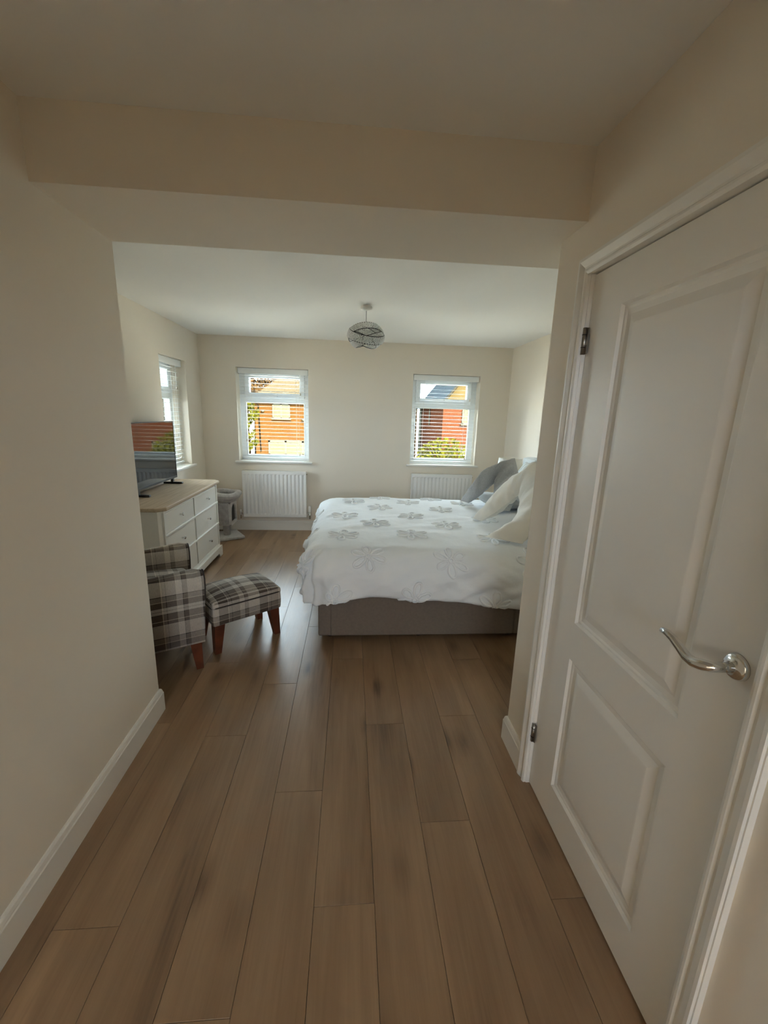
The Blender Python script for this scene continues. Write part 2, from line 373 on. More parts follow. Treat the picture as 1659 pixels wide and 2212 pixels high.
obj('wall_landing_right', G().box(CR + .3, CR + .4, LY, YREAR - .1, -.014, ZC + .02), 'wall_paint', label='side wall of the added landing behind the viewer on the door side', **S)
obj('ceiling_landing', G().box(CL - .4, CR + .4, LY - .3, YREAR, ZC, ZC + .2), 'ceiling_paint', label='white ceiling of the added landing', **S)
obj('floor_landing', G().box(CL - .4, CR + .4, LY - .3, YREAR, -.06, 0), 'landing_carpet', label='brown carpet of the added landing, kept dark to limit bounced light', **S)
obj('sun_block_slab', G().box(CL - 1.5, CR + 1.5, LY - 1.30, LY - .3, ZC + .02, ZC + .14), 'white_satin', label='unseen slab added to block sun from the landing window', **S)  # unseen slab, added to keep sun out of the landing window
obj('ground_rear', G().box(-60, 60, -70, LY - 1.5, -2.95, -2.75), 'ground_mat', label='pale paved ground outside the landing window', **S)
obj('ceiling', G().box(XL - WD, XR + WD, YREAR, YB + WD, ZC, ZC + .2), 'ceiling_paint', label='plain white ceiling', **S)
obj('ceiling_beam', G().box(CL, XR, BY0, BY1, BZ, ZC), 'wall_paint', label='boxed in beam across the bedroom entrance', **S)

# floor of separate laminate planks
fl = obj('floor', G().box(XL - .1, XR + .1, YREAR, YB + .1, -.06, -.014), 'black_gap', label='brown oak laminate floor', **S)
PW, PLEN, X0C = .193, 1.38, -.0985
known = {-3: 1.767, -2: 2.160, -1: 1.443, 0: 1.020, 1: 1.815, 2: 1.283}
cache = {}
def plank_mesh(wd, ln):
    k = (round(wd, 4), round(ln, 4))
    if k not in cache:
        cache[k] = mesh('plank', G().box(-wd / 2, wd / 2, -ln / 2, ln / 2, -.013, 0, .0008, 1), 'oak_plank')
    return cache[k]
for k in range(-9, 12):
    xa, xb = max(X0C + PW * k, XL), min(X0C + PW * (k + 1), XR)
    if xb - xa < .01: continue
    ya0 = YREAR if (xb > CL and xa < CR) else 1.55
    j = known.get(k, (k * .517 + .31) % PLEN); ys = [ya0]
    y = j - 6 * PLEN
    while y < YB:
        if ya0 + .03 < y < YB - .03: ys.append(y)
        y += PLEN
    ys.append(YB)
    for a, b_ in zip(ys[:-1], ys[1:]):
        place('plank', plank_mesh(xb - xa - .0009, b_ - a - .0009), ((xa + xb) / 2, (a + b_) / 2, 0), fl)

# skirting
SH, ST = .128, .016
def skirt(name, p0, p1, nrm, e0=0, e1=0, label=None):
    p0, p1, n = Vector((*p0, 0)), Vector((*p1, 0)), Vector((*nrm, 0)); d = (p1 - p0).normalized()
    prof = [(0, 0), (ST, 0), (ST, SH - .026), (ST - .003, SH - .022), (ST - .003, SH - .018), (ST - .006, SH - .006), (ST - .011, SH), (0, SH)]
    g = G(); V = []
    for base_, e, sg in ((p0, e0, -1), (p1, e1, 1)):
        for o, h in prof: q = base_ + n * o + d * (sg * e * o); V.append((q.x, q.y, h))
    k = len(prof)
    g.add(V, [(i, (i + 1) % k, k + (i + 1) % k, k + i) for i in range(k)] + [tuple(range(k)), tuple(range(k, 2 * k))])
    return obj(name, g, 'white_gloss', label=label, **S)
skirt('baseboard_corridor_left', (CL, YREAR), (CL, YE), (1, 0), 0, 1, 'white skirting board along the entrance wall')
skirt('baseboard_left_return', (XL, YE), (CL, YE), (0, 1), 0, 1, 'white skirting board on the bedroom side of the entrance wall')
skirt('baseboard_corridor_right', (CR, 1.500), (CR, YR), (-1, 0), 0, 1, 'short white skirting board beside the door frame')
skirt('baseboard_right_return', (CR, YR), (XR, YR), (0, 1), 1, 0, 'white skirting board on the bedroom side of the door wall')
skirt('baseboard_back', (XL, YB), (XR, YB), (0, -1), 0, 0, 'white skirting board under the radiators')
skirt('baseboard_left', (XL, YE), (XL, YB), (1, 0), 0, 0, 'white skirting board behind the chest of drawers')
skirt('baseboard_right', (XR, YR), (XR, YB), (-1, 0), 0, 0, 'white skirting board behind the bed')
skirt('baseboard_door_near', (CR, YREAR), (CR, .583), (-1, 0), 0, 0, 'white skirting board on the near side of the door')

# ------------------------------------------------------------------ door
door = empty('door_1', (CR, (DY0 + DY1) / 2, 0), label='white two panel interior door with chrome lever handle', **S)
DX = CR + .012; dy0, dy1, dz0, dz1 = .648, 1.438, .008, 1.989
PY0, PY1 = .803, 1.275; PANELS = ((.160, .705), (.842, 1.866))
lining = G().box(CR - .001, CR + .14, DY0 - .03, dy0 - .003, 0, DZ + .02).box(CR - .001, CR + .14, dy1 + .003, DY1 + .03, 0, DZ + .02).box(CR - .001, CR + .14, DY0 - .03, DY1 + .03, dz1 + .004, DZ + .02)
obj('door_frame', lining, 'white_gloss', door)
obj('doorstop_backing', G().box(CR + .1, CR + .12, DY0 - .02, DY1 + .02, 0, DZ), 'black_gap', door)
leaf = obj('door_leaf', holed(0, DX, DX + .04, dy0, dy1, dz0, dz1, [(PY0, PY1, a, b_) for a, b_ in PANELS]), 'white_gloss', door)
for a, b_ in PANELS:
    g = G(); rings = [(0, 0), (.006, .009), (.012, .0095), (.018, .0125), (.034, .0135), (.040, .0115), (.062, .004), (.066, .0035)]
    V = []
    for o, d in rings: V += [(DX + d, PY0 + o, a + o), (DX + d, PY1 - o, a + o), (DX + d, PY1 - o, b_ - o), (DX + d, PY0 + o, b_ - o)]
    F = [(i * 4 + k, i * 4 + (k + 1) % 4, (i + 1) * 4 + (k + 1) % 4, (i + 1) * 4 + k) for i in range(len(rings) - 1) for k in range(4)]
    e = (len(rings) - 1) * 4; F.append((e, e + 1, e + 2, e + 3)); g.add(V, F)
    g.add([(DX + .03, PY0, a), (DX + .03, PY1, a), (DX + .03, PY1, b_), (DX + .03, PY0, b_)], [(0, 1, 2, 3)])
    obj('door_panel', g, 'white_gloss', leaf)
for z0 in (1.745, .213):
    h = G().tube([(CR + .002, dy1 + .002, z0), (CR + .002, dy1 + .002, z0 + .085)], .0075, 10)
    h.box(CR + .004, CR + .008, dy1 - .014, dy1 + .016, z0 + .002, z0 + .083)
    hg = obj('hinge', h, 'steel_dark', door, label='dull steel butt hinge')
    for zz in (z0 + .022, z0 + .062): obj('knuckle', G().tube([(CR + .002, dy1 + .002, zz), (CR + .002, dy1 + .002, zz + .002)], .0085, 10), 'black_gap', hg)
HY, HZ = .694, 1.055
hd = obj('lever_handle', G().tube([(DX - .012, HY, HZ), (DX - .05, HY, HZ), (DX - .060, HY + .004, HZ), (DX - .0655, HY + .014, HZ - .003), (DX - .067, HY + .032, HZ - .009), (DX - .066, HY + .052, HZ - .009), (DX - .065, HY + .074, HZ), (DX - .066, HY + .095, HZ + .010), (DX - .067, HY + .112, HZ + .014), (DX - .068, HY + .128, HZ + .013)],
    [.0105, .0105, .0115, .012, .0115, .0105, .0095, .0088, .0082, .006], 14), 'chrome', door, label='curved chrome lever handle')
obj('rose', G().lathe([(.0275, 0), (.0275, -.004), (.0255, -.009), (.022, -.0115), (.012, -.012), (.0115, -.016)], (DX, HY, HZ), 32, axis=0), 'chrome', hd, label='round chrome handle rose')
prof = [(0, 0), (0, .012), (.008, .016), (.014, .016), (.018, .011), (.024, .012), (.044, .020), (.052, .020), (.054, .015), (.057, .015), (.057, 0)]
def architrave(name, y0, y1, zt, label):
    V = []; k = len(prof)
    for o, h in prof: V += [(CR - h, y1 + o, 0), (CR - h, y1 + o, zt + o), (CR - h, y0 - o, zt + o), (CR - h, y0 - o, 0)]
    F = [(i * 4 + s_, i * 4 + s_ + 1, (i + 1) * 4 + s_ + 1, (i + 1) * 4 + s_) for i in range(k - 1) for s_ in range(3)]
    F += [tuple(i * 4 for i in range(k)), tuple(i * 4 + 3 for i in range(k))]
    return obj(name, G().add(V, F), 'white_gloss', label=label, **S)
architrave('trim_1', DY0 - .002, DY1 - .002, DZ - .004, 'white moulded architrave around the panelled door')

# ------------------------------------------------------------------ windows
def window(name, label, a0, a1, side=False):
    """window built along x in a wall facing -y; side=True turns it into the left wall (inward is +x)"""
    fy0, fy1 = YB + .165, YB + .235
    def T(g):
        if side:  # x -> along y, y(depth) -> -x
            g.v = [(XL - (y - YB), x, z) for x, y, z in g.v]; g.f = [tuple(reversed(f)) for f in g.f]
        return g
    root = empty(name, T(G().add([((a0 + a1) / 2, YB + .2, WZ0)], [])).v[0], label=label, **S)
    F_ = .060; zt = 1.672; c = (a0 + a1) / 2
    def ring(x0, x1, z0, z1, t, y0, y1, bev=.004):
        return G().box(x0, x0 + t, y0, y1, z0, z1, bev, 1).box(x1 - t, x1, y0, y1, z0, z1, bev, 1).box(x0 + t - bev, x1 - t + bev, y0, y1, z1 - t, z1, bev, 1).box(x0 + t - bev, x1 - t + bev, y0, y1, z0, z0 + t, bev, 1)
    fr_ = ring(a0 - .01, a1 + .01, WZ0 - .01, WZ1 + .02, F_ + .01, fy0, fy1).box(a0 + F_ - .01, a1 - F_ + .01, fy0, fy1, zt - .036, zt + .024, .004, 1)
    obj('window_frame', T(fr_), 'upvc', root)
    sash = obj('fanlight_sash', T(ring(a0 + .062, a1 - .062, zt + .012, WZ1 - .045, .062, fy0 - .022, fy1 - .01, .007)), 'upvc', root)
    obj('glass_pane', T(G().box(a0 + .12, a1 - .12, fy0 + .02, fy0 + .026, zt + .06, WZ1 - .1)), 'glass', sash)
    obj('glass_pane', T(G().box(a0 + .055, a1 - .055, fy0 + .03, fy0 + .036, WZ0 + .05, zt - .03)), 'glass', root)
    obj('beading', T(ring(a0 + .058, a1 - .058, WZ0 + .048, zt - .034, .018, fy0 - .004, fy0 + .03, .004)), 'upvc', root)
    hd_ = G().box(c - .06, c + .03, fy0 - .045, fy0 - .032, zt + .034, zt + .052, .004, 2).box(c + .005, c + .035, fy0 - .04, fy0 - .018, zt + .022, zt + .064, .004, 1)
    obj('window_handle', T(hd_), 'upvc', sash)
    obj('trickle_vent', T(G().box(c - .20, c + .20, fy0 - .018, fy0 + .002, WZ1 - .040, WZ1 - .018, .003, 1)), 'upvc', root)
    obj('reveal_seal', T(G().box(a0 - .005, a0 + .004, fy0 - .01, fy0, WZ0, WZ1).box(a1 - .004, a1 + .005, fy0 - .01, fy0, WZ0, WZ1)), 'white_plastic', root)
    sill = obj('window_sill', T(G().box(a0 - .001, a1 + .001, YB - .001, fy0 + .005, WZ0 - .022, WZ0 + .003).box(a0 - .045, a1 + .045, YB - .042, YB + .0, WZ0 - .022, WZ0 + .003, .008, 3)), 'white_gloss', root)
    return T
T1 = window('window_1', 'white framed window with orange house front outside, above the radiator in full view', *WIN[0])
T2 = window('window_2', 'white framed window above the radiator behind the bed', *WIN[1])
T3 = window('window_3', 'side wall window beside the television', LW0, LW1, True)

def blind(T, a0, a1, tilt, label, side=False):
    y = YB + .085; hw = .0125; n = 22
    root = empty('venetian_blind', T(G().add([((a0 + a1) / 2, y, WZ0)], [])).v[0], label=label, cat='blind', group='white venetian blinds')
    x0, x1 = a0 + .014, a1 - .008
    obj('valance', T(G().box(x0, x1, y - .045, y - .033, WZ1 - .070, WZ1 - .004, .003, 1).box(x0, x0 + .008, y - .034, y + .02, WZ1 - .070, WZ1 - .004).box(x1 - .008, x1, y - .034, y + .02, WZ1 - .070, WZ1 - .004)), 'blind_white', root)
    obj('headrail', T(G().box(x0 + .012, x1 - .012, y - .028, y + .026, WZ1 - .055, WZ1 - .008)), 'blind_white', root)
    zb = WZ0 + .050; zt = WZ1 - .085
    # one slat, cambered, shared by all
    L = x1 - x0 - .016; g = G(); th = .0016; V = []
    for s_ in (-1, 1):
        for k in range(5):
            u = -1 + k / 2; h = .0014 * (1 - u * u); yy, zz = u * hw * math.cos(tilt) - h * math.sin(tilt), u * hw * math.sin(tilt) + h * math.cos(tilt)
            V += [(s_ * L / 2, yy, zz), (s_ * L / 2, yy, zz - th)]
    F = []
    for k in range(4): F += [(2 * k, 10 + 2 * k, 12 + 2 * k, 2 * k + 2), (2 * k + 1, 2 * k + 3, 13 + 2 * k, 11 + 2 * k)]
    F += [(0, 1, 11, 10), (8, 18, 19, 9), (0, 2, 4, 6, 8, 9, 7, 5, 3, 1), (10, 11, 13, 15, 17, 19, 18, 16, 14, 12)]
    g.add(V, F)
    if side: g.v = [(-y_, x_, z_) for x_, y_, z_ in g.v]
    me = mesh('slat', g, 'blind_white')
    cxy = T(G().add([((x0 + x1) / 2, y, 0)], [])).v[0]
    for i in range(n): place('slat', me, (cxy[0], cxy[1], zt - (zt - zb - .03) * i / (n - 1)), root)
    obj('bottom_rail', T(G().box(x0 + .008, x1 - .008, y - hw, y + hw, zb - .028, zb - .010, .004, 2)), 'blind_white', root)
    for xx in (a0 + .16, a1 - .16):
        for dy in (-hw - .001, hw + .001): obj('ladder_cord', T(G().tube([(xx, y + dy, zb - .01), (xx, y + dy, WZ1 - .06)], .0011, 5)), 'cord_white', root)
    for xx, zl, tz in ((a0 + .09, WZ1 - .06, zb + .22), (a1 - .12, WZ1 - .06, zb + .05), (a1 - .105, WZ1 - .06, zb + .80)):
        c_ = obj('pull_cord', T(G().tube([(xx, y - hw - .008, tz), (xx, y - hw - .008, zl)], .0012, 5)), 'cord_white', root)
        obj('cord_tassel', T(G().lathe([(.002, .032), (.005, .024), (.0065, .010), (.0055, 0)], (xx, y - hw - .008, tz - .03), 10)), 'brass_dim', c_)
    return root
blind(T1, *WIN[0], R(-9), 'white venetian blind with dark edged slats over the left of the two far windows')
blind(T2, *WIN[1], R(4), 'white venetian blind in the window beyond the bed pillows')
blind(T3, LW0, LW1, R(4), 'white venetian blind in the side window behind the television', True)

# ------------------------------------------------------------------ radiators
def radiator(xa, xb, label):
    z0, z1 = .197, .782; yw = YB; yf = YB - .088
    root = empty('radiator', ((xa + xb) / 2, yw, z0), label=label, cat='radiator', group='white panel radiators')
    nr = 15; mg = .028; dp = .007
    def prof_(u):                                   # rib relief across the width
        x = u * nr % 1
        return 0.5 - .5 * math.cos(2 * math.pi * x)
    rows = [(0, 0), (.052, 0), (.075, 1), (.925, 1), (.948, 0), (1, 0)]
    V = []; nx = nr * 8
    for t, k in rows:
        z = z0 + (z1 - z0) * t
        V.append((xa, yf, z))
        for i in range(nx + 1):
            u = i / nx; V.append((xa + mg + (xb - xa - 2 * mg) * u, yf + dp * k * (1 - min(1, prof_(u) * 1.35)) * 1.0, z))
        V.append((xb, yf, z))
    W_ = nx + 3; F = [(j * W_ + i, j * W_ + i + 1, (j + 1) * W_ + i + 1, (j + 1) * W_ + i) for j in range(len(rows) - 1) for i in range(W_ - 1)]
    obj('front_panel', G().add(V, F), 'rad_white', root)
    obj('rear_panel', G().box(xa, xb, yf + .045, yf + .058, z0, z1, .003, 1).box(xa + .02, xb - .02, yf + .012, yf + .05, z0 + .04, z0 + .05), 'rad_white', root)
    obj('top_grille', G().box(xa - .002, xb + .002, yf - .001, yf + .060, z1 - .002, z1 + .006, .002, 1), 'rad_white', root)
    for x in (xa, xb): obj('side_cover', G().box(x - .004, x + .004, yf + .0, yf + .060, z0 + .002, z1 + .004, .002, 1), 'rad_white', root)
    obj('bottom_rim', G().box(xa, xb, yf, yf + .014, z0 - .004, z0 + .004, .002, 1), 'rad_white', root)
    for xq in (xa + .12, xb - .15): obj('wall_bracket', G().box(xq, xq + .03, yf + .055, yw - .001, z0 + .05, z1 - .05), 'rad_white', root)
    yv = yf + .028
    def valve(s_, x, trv):
        g = G().tube([(x, yv, z0 + .045), (x + s_ * .055, yv, z0 + .045)], .008, 10).tube([(x + s_ * .045, yv, z0 - .03), (x + s_ * .045, yv, z0 + .06)], .010, 12).tube([(x + s_ * .045, yv, z0 - .022), (x + s_ * .045, YB - .002, z0 - .022)], .007, 10)
        v = obj('valve', g, 'chrome', root)
        if trv: obj('thermostat_head', G().lathe([(.013, 0), (.016, .004), (.018, .03), (.018, .07), (.014, .078)], (x + s_ * .045, yv, z0 + .062), 18), 'white_plastic', v)
        else: obj('valve_cap', G().lathe([(.011, 0), (.013, .004), (.012, .028), (.008, .032)], (x + s_ * .045, yv, z0 + .052), 14), 'white_plastic', v)
    valve(-1, xa, False); valve(1, xb, True)
    obj('bleed_valve', G().tube([(xb - .002, yf + .03, z1 - .03), (xb + .016, yf + .03, z1 - .03)], .007, 10), 'brass_dim', root)
radiator(-1.350, -.562, 'white ribbed panel radiator beside the grey cat tree')
radiator(.800, 1.592, 'white ribbed panel radiator half hidden behind the bed')

# ------------------------------------------------------------------ pendant lamp
LX, LYP = .115, 3.682
pl = empty('pendant_lamp', (LX, LYP, ZC), label='hanging ceiling lamp with interwoven crystal bead bands', cat='lamp')
obj('ceiling_rose', G().lathe([(.030, 0), (.031, -.008), (.047, -.010), (.049, -.018), (.046, -.030), (.036, -.036), (.008, -.040)], (LX, LYP, ZC), 28), 'white_plastic', pl)
obj('flex_cord', G().tube([(LX, LYP, ZC - .038), (LX, LYP, 2.19)], .0032, 8), 'flex', pl)
obj('lamp_holder', G().lathe([(.014, .05), (.020, .045), (.020, .0), (.017, -.02)], (LX, LYP, 2.17), 16), 'white_plastic', pl)
SC = Vector((LX, LYP, 2.148)); SRX, SRZ = .146, .112
octa = [(1, 0, 0), (-1, 0, 0), (0, 1, 0), (0, -1, 0), (0, 0, 1), (0, 0, -1)]; octf = [(0, 2, 4), (2, 1, 4), (1, 3, 4), (3, 0, 4), (2, 0, 5), (1, 2, 5), (3, 1, 5), (0, 3, 5)]
for bi, (ax, tiltd, half, off) in enumerate(((200, 26, .30, .22), (20, 30, .27, .05), (110, 34, .27, -.10), (285, 24, .25, -.30), (330, 38, .22, .02))):
    Mx = Matrix.Rotation(R(ax), 3, 'Z') @ Matrix.Rotation(R(tiltd), 3, 'X'); rad = (1.0, 1.03, .95, .98, .90)[bi]
    def pt(a, lat, k=1.0):
        v = Mx @ Vector((math.cos(lat) * math.cos(a), math.cos(lat) * math.sin(a), math.sin(lat))); return SC + Vector((v.x * SRX, v.y * SRX, v.z * SRZ)) * rad * k
    band = G(); n = 72
    for lat in (off - half, off + half): band.tube([pt(2 * math.pi * i / n, lat) for i in range(n)], .0026, 6, closed=True)
    for i in range(0, n, 6): band.tube([pt(2 * math.pi * i / n, off - half + 2 * half * k / 6) for k in range(7)], .0009, 4)
    bo = obj('shade_band', band, 'shade_wire', pl, label='dark wire band of the lampshade')
    beads = G()
    for i in range(44):
        for k in range(5):
            p = pt(2 * math.pi * (i + .5 * (k % 2)) / 44, off - half + 2 * half * (k + .5) / 5, .99); s_ = .0088
            beads.add([p + Vector(o) * s_ for o in octa], octf)
    obj('crystal_beads', beads, 'crystal', bo, kind='stuff')
obj('bulb', G().lathe([(.012, .02), (.016, 0), (.028, -.03), (.030, -.045), (.022, -.066), (.004, -.076)], (LX, LYP, 2.15), 18), 'lamp_shade_cloth', pl)

# ------------------------------------------------------------------ chest of drawers
dx0, dx1, ey0, ey1 = XL + .022, -1.378, 3.115, 4.425
ch = empty('chest_of_drawers', ((dx0 + dx1) / 2, (ey0 + ey1) / 2, 0), label='white six drawer chest with pale oak top', cat='chest of drawers')
ca = .035
obj('body', G().prism([(dx0, ey0), (dx1 - ca, ey0), (dx1 - .012, ey0 + ca - .01), (dx1 - .012, ey1 - ca + .01), (dx1 - ca, ey1), (dx0, ey1)], .09, .776), 'paint_white_furniture', ch)
tp = [(dx0 - .005, ey0 - .035), (dx1 - .03, ey0 - .035), (dx1 + .028, ey0 + .018), (dx1 + .028, ey1 - .018), (dx1 - .03, ey1 + .035), (dx0 - .005, ey1 + .035)]
g = G(); bm = bmesh.new(); vs0 = [bm.verts.new((x, y, .781)) for x, y in tp]; f0 = bm.faces.new(vs0); ex = bmesh.ops.extrude_face_region(bm, geom=[f0])
for v in [e for e in ex['geom'] if isinstance(e, bmesh.types.BMVert)]: v.co.z = .811
bmesh.ops.recalc_face_normals(bm, faces=bm.faces[:]); bmesh.ops.bevel(bm, geom=[e for e in bm.edges if abs(e.verts[0].co.z - e.verts[1].co.z) < .001], offset=.008, segments=3, affect='EDGES', profile=.5)
bm.verts.index_update(); g.add([v.co for v in bm.verts], [[v.index for v in f.verts] for f in bm.faces]); bm.free()
obj('top', g, 'dresser_oak', ch, label='pale oak top board')
def off_poly(d): return [(dx0, ey0 - d), (dx1 - ca + d * .4, ey0 - d), (dx1 - .012 + d, ey0 + ca - .01 - d * .4), (dx1 - .012 + d, ey1 - ca + .01 + d * .4), (dx1 - ca + d * .4, ey1 + d), (dx0, ey1 + d)]
obj('cornice', G().prism(off_poly(.014), .766, .782), 'paint_white_furniture', ch)
# plinth with bracket feet, cut away between them
pg = G().prism(off_poly(.010), .112, .128)
xf = dx1 + .014
def bracket(poly3, axis, p0, p1): pg.prism(poly3, p0, p1, axis)
front = [(ey0 - .012, 0), (ey0 + .07, 0), (ey0 + .085, .02), (ey0 + .11, .045), (ey1 - .11, .045), (ey1 - .085, .02), (ey1 - .07, 0), (ey1 + .012, 0), (ey1 + .012, .108), (ey0 - .012, .108)]
bracket(front, 0, xf - .03, xf)
for yy0, yy1 in ((ey0 - .012, ey0 + .012), (ey1 - .012, ey1 + .012)):
    sidep = [(0, dx0), (0, dx0 + .06), (.045, dx0 + .09), (.045, xf - .09), (0, xf - .06), (0, xf - .003), (.108, xf - .003), (.108, dx0)]
    pg.prism([(a, b_) for a, b_ in sidep], yy0, yy1, 1)
pg.prism(off_poly(.016), .100, .112)
obj('plinth', pg, 'paint_white_furniture', ch)
xm = dx1 - .012; ymid = 3.772
rows = ((.594, .752), (.372, .572), (.140, .350))
rails = G()
for z in (.583, .361): rails.box(xm - .002, xm + .018, ey0 + ca - .01, ey1 - ca + .01, z - .009, z + .009, .004, 2)
rails.box(xm - .002, xm + .013, ymid - .012, ymid + .012, .14, .755, .003, 1).box(xm - .002, xm + .013, ey0 + ca - .012, ey0 + ca + .012, .13, .766, .002, 1).box(xm - .002, xm + .013, ey1 - ca - .012, ey1 - ca + .012, .13, .766, .002, 1)
rails.box(xm - .002, xm + .008, ey0 + ca - .01, ey1 - ca + .01, .124, .140, .002, 1)
obj('face_frame', rails, 'paint_white_furniture', ch)
for (za, zb_) in rows:
    for (a, b_, kx) in ((ey0 + ca + .016, ymid - .016, 3.45), (ymid + .016, ey1 - ca - .016, 4.095)):
        d_ = obj('drawer', G().box(xm - .003, xm + .007, a + .001, b_ - .001, za + .001, zb_ - .001, .003, 2), 'paint_white_furniture', ch)
        kz = (za + zb_) / 2 + .01
        obj('knob', G().lathe([(.0065, 0), (.005, .012), (.006, .018), (.0125, .022), (.0135, .027), (.010, .031)], (xm + .006, kx, kz), 16, axis=0), 'chrome', d_, label='small metal knob')

# ------------------------------------------------------------------ television
tvx, ty0, ty1, tz0, tz1 = -1.700, 3.345, 4.245, .864, 1.404
tv = empty('television', (tvx, (ty0 + ty1) / 2, .811), label='black flat screen television on the oak topped chest', cat='television')
obj('casing', G().box(tvx - .045, tvx - .004, ty0, ty1, tz0, tz1, .006, 2), 'tv_plastic', tv)
obj('rear_housing', G().box(tvx - .075, tvx - .044, ty0 + .12, ty1 - .12, tz0 + .02, tz0 + .30, .012, 2), 'tv_plastic', tv)
bz = obj('bezel', holed(0, tvx - .005, tvx + .001, ty0, ty1, tz0, tz1, [(ty0 + .008, ty1 - .008, tz0 + .018, tz1 - .008)]), 'tv_plastic', tv)
obj('screen', G().box(tvx - .004, tvx - .001, ty0 + .006, ty1 - .006, tz0 + .016, tz1 - .006), 'tv_screen', tv)
for y in (3.495, 4.175):
    g = G().box(tvx - .10, tvx + .075, y - .018, y + .018, .811, .829, .005, 2).box(tvx - .03, tvx - .008, y - .014, y + .014, .826, tz0 + .01)
    obj('stand_foot', g, 'tv_plastic', tv)

# ------------------------------------------------------------------ cat tree
ct = empty('cat_tree', (-1.505, 5.08, 0), label='grey plush cat tree with round bed between chest and radiator', cat='cat tree')
g = G().box(-.18, .18, -.18, .18, 0, .034, .012, 3, True); g.xform(Matrix.Translation((-1.514, 5.083, 0)) @ Matrix.Rotation(R(31), 4, 'Z')); obj('base_board', g, 'cat_plush_light', ct)
obj('post', G().lathe([(.040, .034), (.042, .05), (.042, .17), (.040, .19)], (-1.495, 5.07, 0), 20), 'cat_plush', ct)
hx0, hx1, hy0, hy1, hz0, hz1 = -1.640, -1.400, 4.935, 5.205, .178, .455
g = G().box(hx0, hx1 - .02, hy0, hy1, hz0, hz1, .010, 2, True)
hs = obj('cat_house', g, 'cat_plush', ct)
# front wall on the right side with an arched doorway
arch = []; ac, aw, az = (hy0 + hy1) / 2, .098, hz0 + .15
outer = [(hy0, hz0), (hy1, hz0), (hy1, hz1), (hy0, hz1)]
inner = [(ac - aw, hz0 + .035), (ac + aw, hz0 + .035)] + [(ac + aw * math.cos(t), az + .098 * math.sin(t)) for t in [math.pi * k / 12 for k in range(13)]]
def annulus(x):
    # matched outer points for each inner point
    V = []
    for (y, z) in inner:
        d = Vector((y - ac, z - (hz0 + .14))); k = min((abs((hy1 - ac) / d.x) if abs(d.x) > 1e-6 else 9), (((hz1 - hz0 - .14) / d.y) if d.y > 1e-6 else ((-.14) / d.y if d.y < -1e-6 else 9)))
        V.append((x, ac + d.x * k, hz0 + .14 + d.y * k))
    return V
n = len(inner); Vi0 = [(hx1, y, z) for y, z in inner]; Vo0 = annulus(hx1); Vi1 = [(hx1 - .028, y, z) for y, z in inner]
g = G().add(Vi0 + Vo0 + Vi1, [(i, (i + 1) % n, n + (i + 1) % n, n + i) for i in range(n)] + [(i, 2 * n + i, 2 * n + (i + 1) % n, (i + 1) % n) for i in range(n)])
g.box(hx1 - .024, hx1 - .001, hy0, hy0 + .012, hz0, hz1).box(hx1 - .024, hx1 - .001, hy1 - .012, hy1, hz0, hz1).box(hx1 - .024, hx1 - .001, hy0, hy1, hz1 - .012, hz1).box(hx1 - .024, hx1 - .001, hy0, hy1, hz0, hz0 + .012)
obj('arched_front', g, 'cat_plush_light', hs)
obj('doorway_shade', G().prism([(y, z) for y, z in inner], hx1 - .027, hx1 - .0185, 0), 'cat_cavity_shade', hs, label='dark arched panel painted as the shade inside the opening')  # dark panel in place of a shaded hollow; the house is solid behind
g = G().grid(lambda u, v: ((lambda a, b_: (-1.495 + (.155 + .038 * math.cos(b_) * (1 + .12 * math.sin(5 * a))) * math.cos(a), 5.06 + (.165 + .038 * math.cos(b_)) * math.sin(a), .545 + .034 * math.sin(b_) + .008 * math.sin(3 * a + 1)))(2 * math.pi * u, 2 * math.pi * v)), 40, 14)
bd = obj('round_bed', g, 'cat_plush_light', ct)
obj('bed_hollow', G().lathe([(.11, .452), (.15, .47), (.178, .52), (.168, .535), (.12, .490), (.01, .482)], (-1.495, 5.06, 0), 32), 'cat_plush', bd)

# ------------------------------------------------------------------ fabric armchair and footstool
def soft_box(x0, x1, y0, y1, z0, z1, r, dome=0.0, nu=14, nv=14, bulge=0.0):
    """rounded upholstered block with an optional domed top"""
    bm = bmesh.new(); bmesh.ops.create_cube(bm, size=1)
    for v in bm.verts: v.co = ((x0 + x1) / 2 + v.co.x * (x1 - x0), (y0 + y1) / 2 + v.co.y * (y1 - y0), (z0 + z1) / 2 + v.co.z * (z1 - z0))
    bmesh.ops.bevel(bm, geom=bm.edges[:], offset=r, segments=4, affect='EDGES', profile=.5)
    bmesh.ops.subdivide_edges(bm, edges=[e for e in bm.edges if e.calc_length() > r * 1.6], cuts=7, use_grid_fill=True)
    cx_, cy_ = (x0 + x1) / 2, (y0 + y1) / 2
    for v in bm.verts:
        u, t = (v.co.x - cx_) / (x1 - x0) * 2, (v.co.y - cy_) / (y1 - y0) * 2
        if v.co.z > z1 - r * 1.01: v.co.z += dome * max(0, 1 - u * u) ** .7 * max(0, 1 - t * t) ** .7
        if bulge:
            h = (v.co.z - z0) / (z1 - z0); k = bulge * 4 * h * (1 - h); v.co.x += u * k; v.co.y += t * k
    bm.verts.index_update(); g = G().add([v.co for v in bm.verts], [[v.index for v in f.verts] for f in bm.faces], True); bm.free(); return g
def taper_leg(x, y, z0, z1, a, b_, lean=(0, 0)):
    V = [(x + lean[0] + sx * b_, y + lean[1] + sy * b_, z0) for sx, sy in ((-1, -1), (1, -1), (1, 1), (-1, 1))] + [(x + sx * a, y + sy * a, z1) for sx, sy in ((-1, -1), (1, -1), (1, 1), (-1, 1))]
    return G().add(V, [(3, 2, 1, 0), (4, 5, 6, 7), (0, 1, 5, 4), (1, 2, 6, 5), (2, 3, 7, 6), (3, 0, 4, 7)])
AW, AD = .665, .70
ang = R(28)
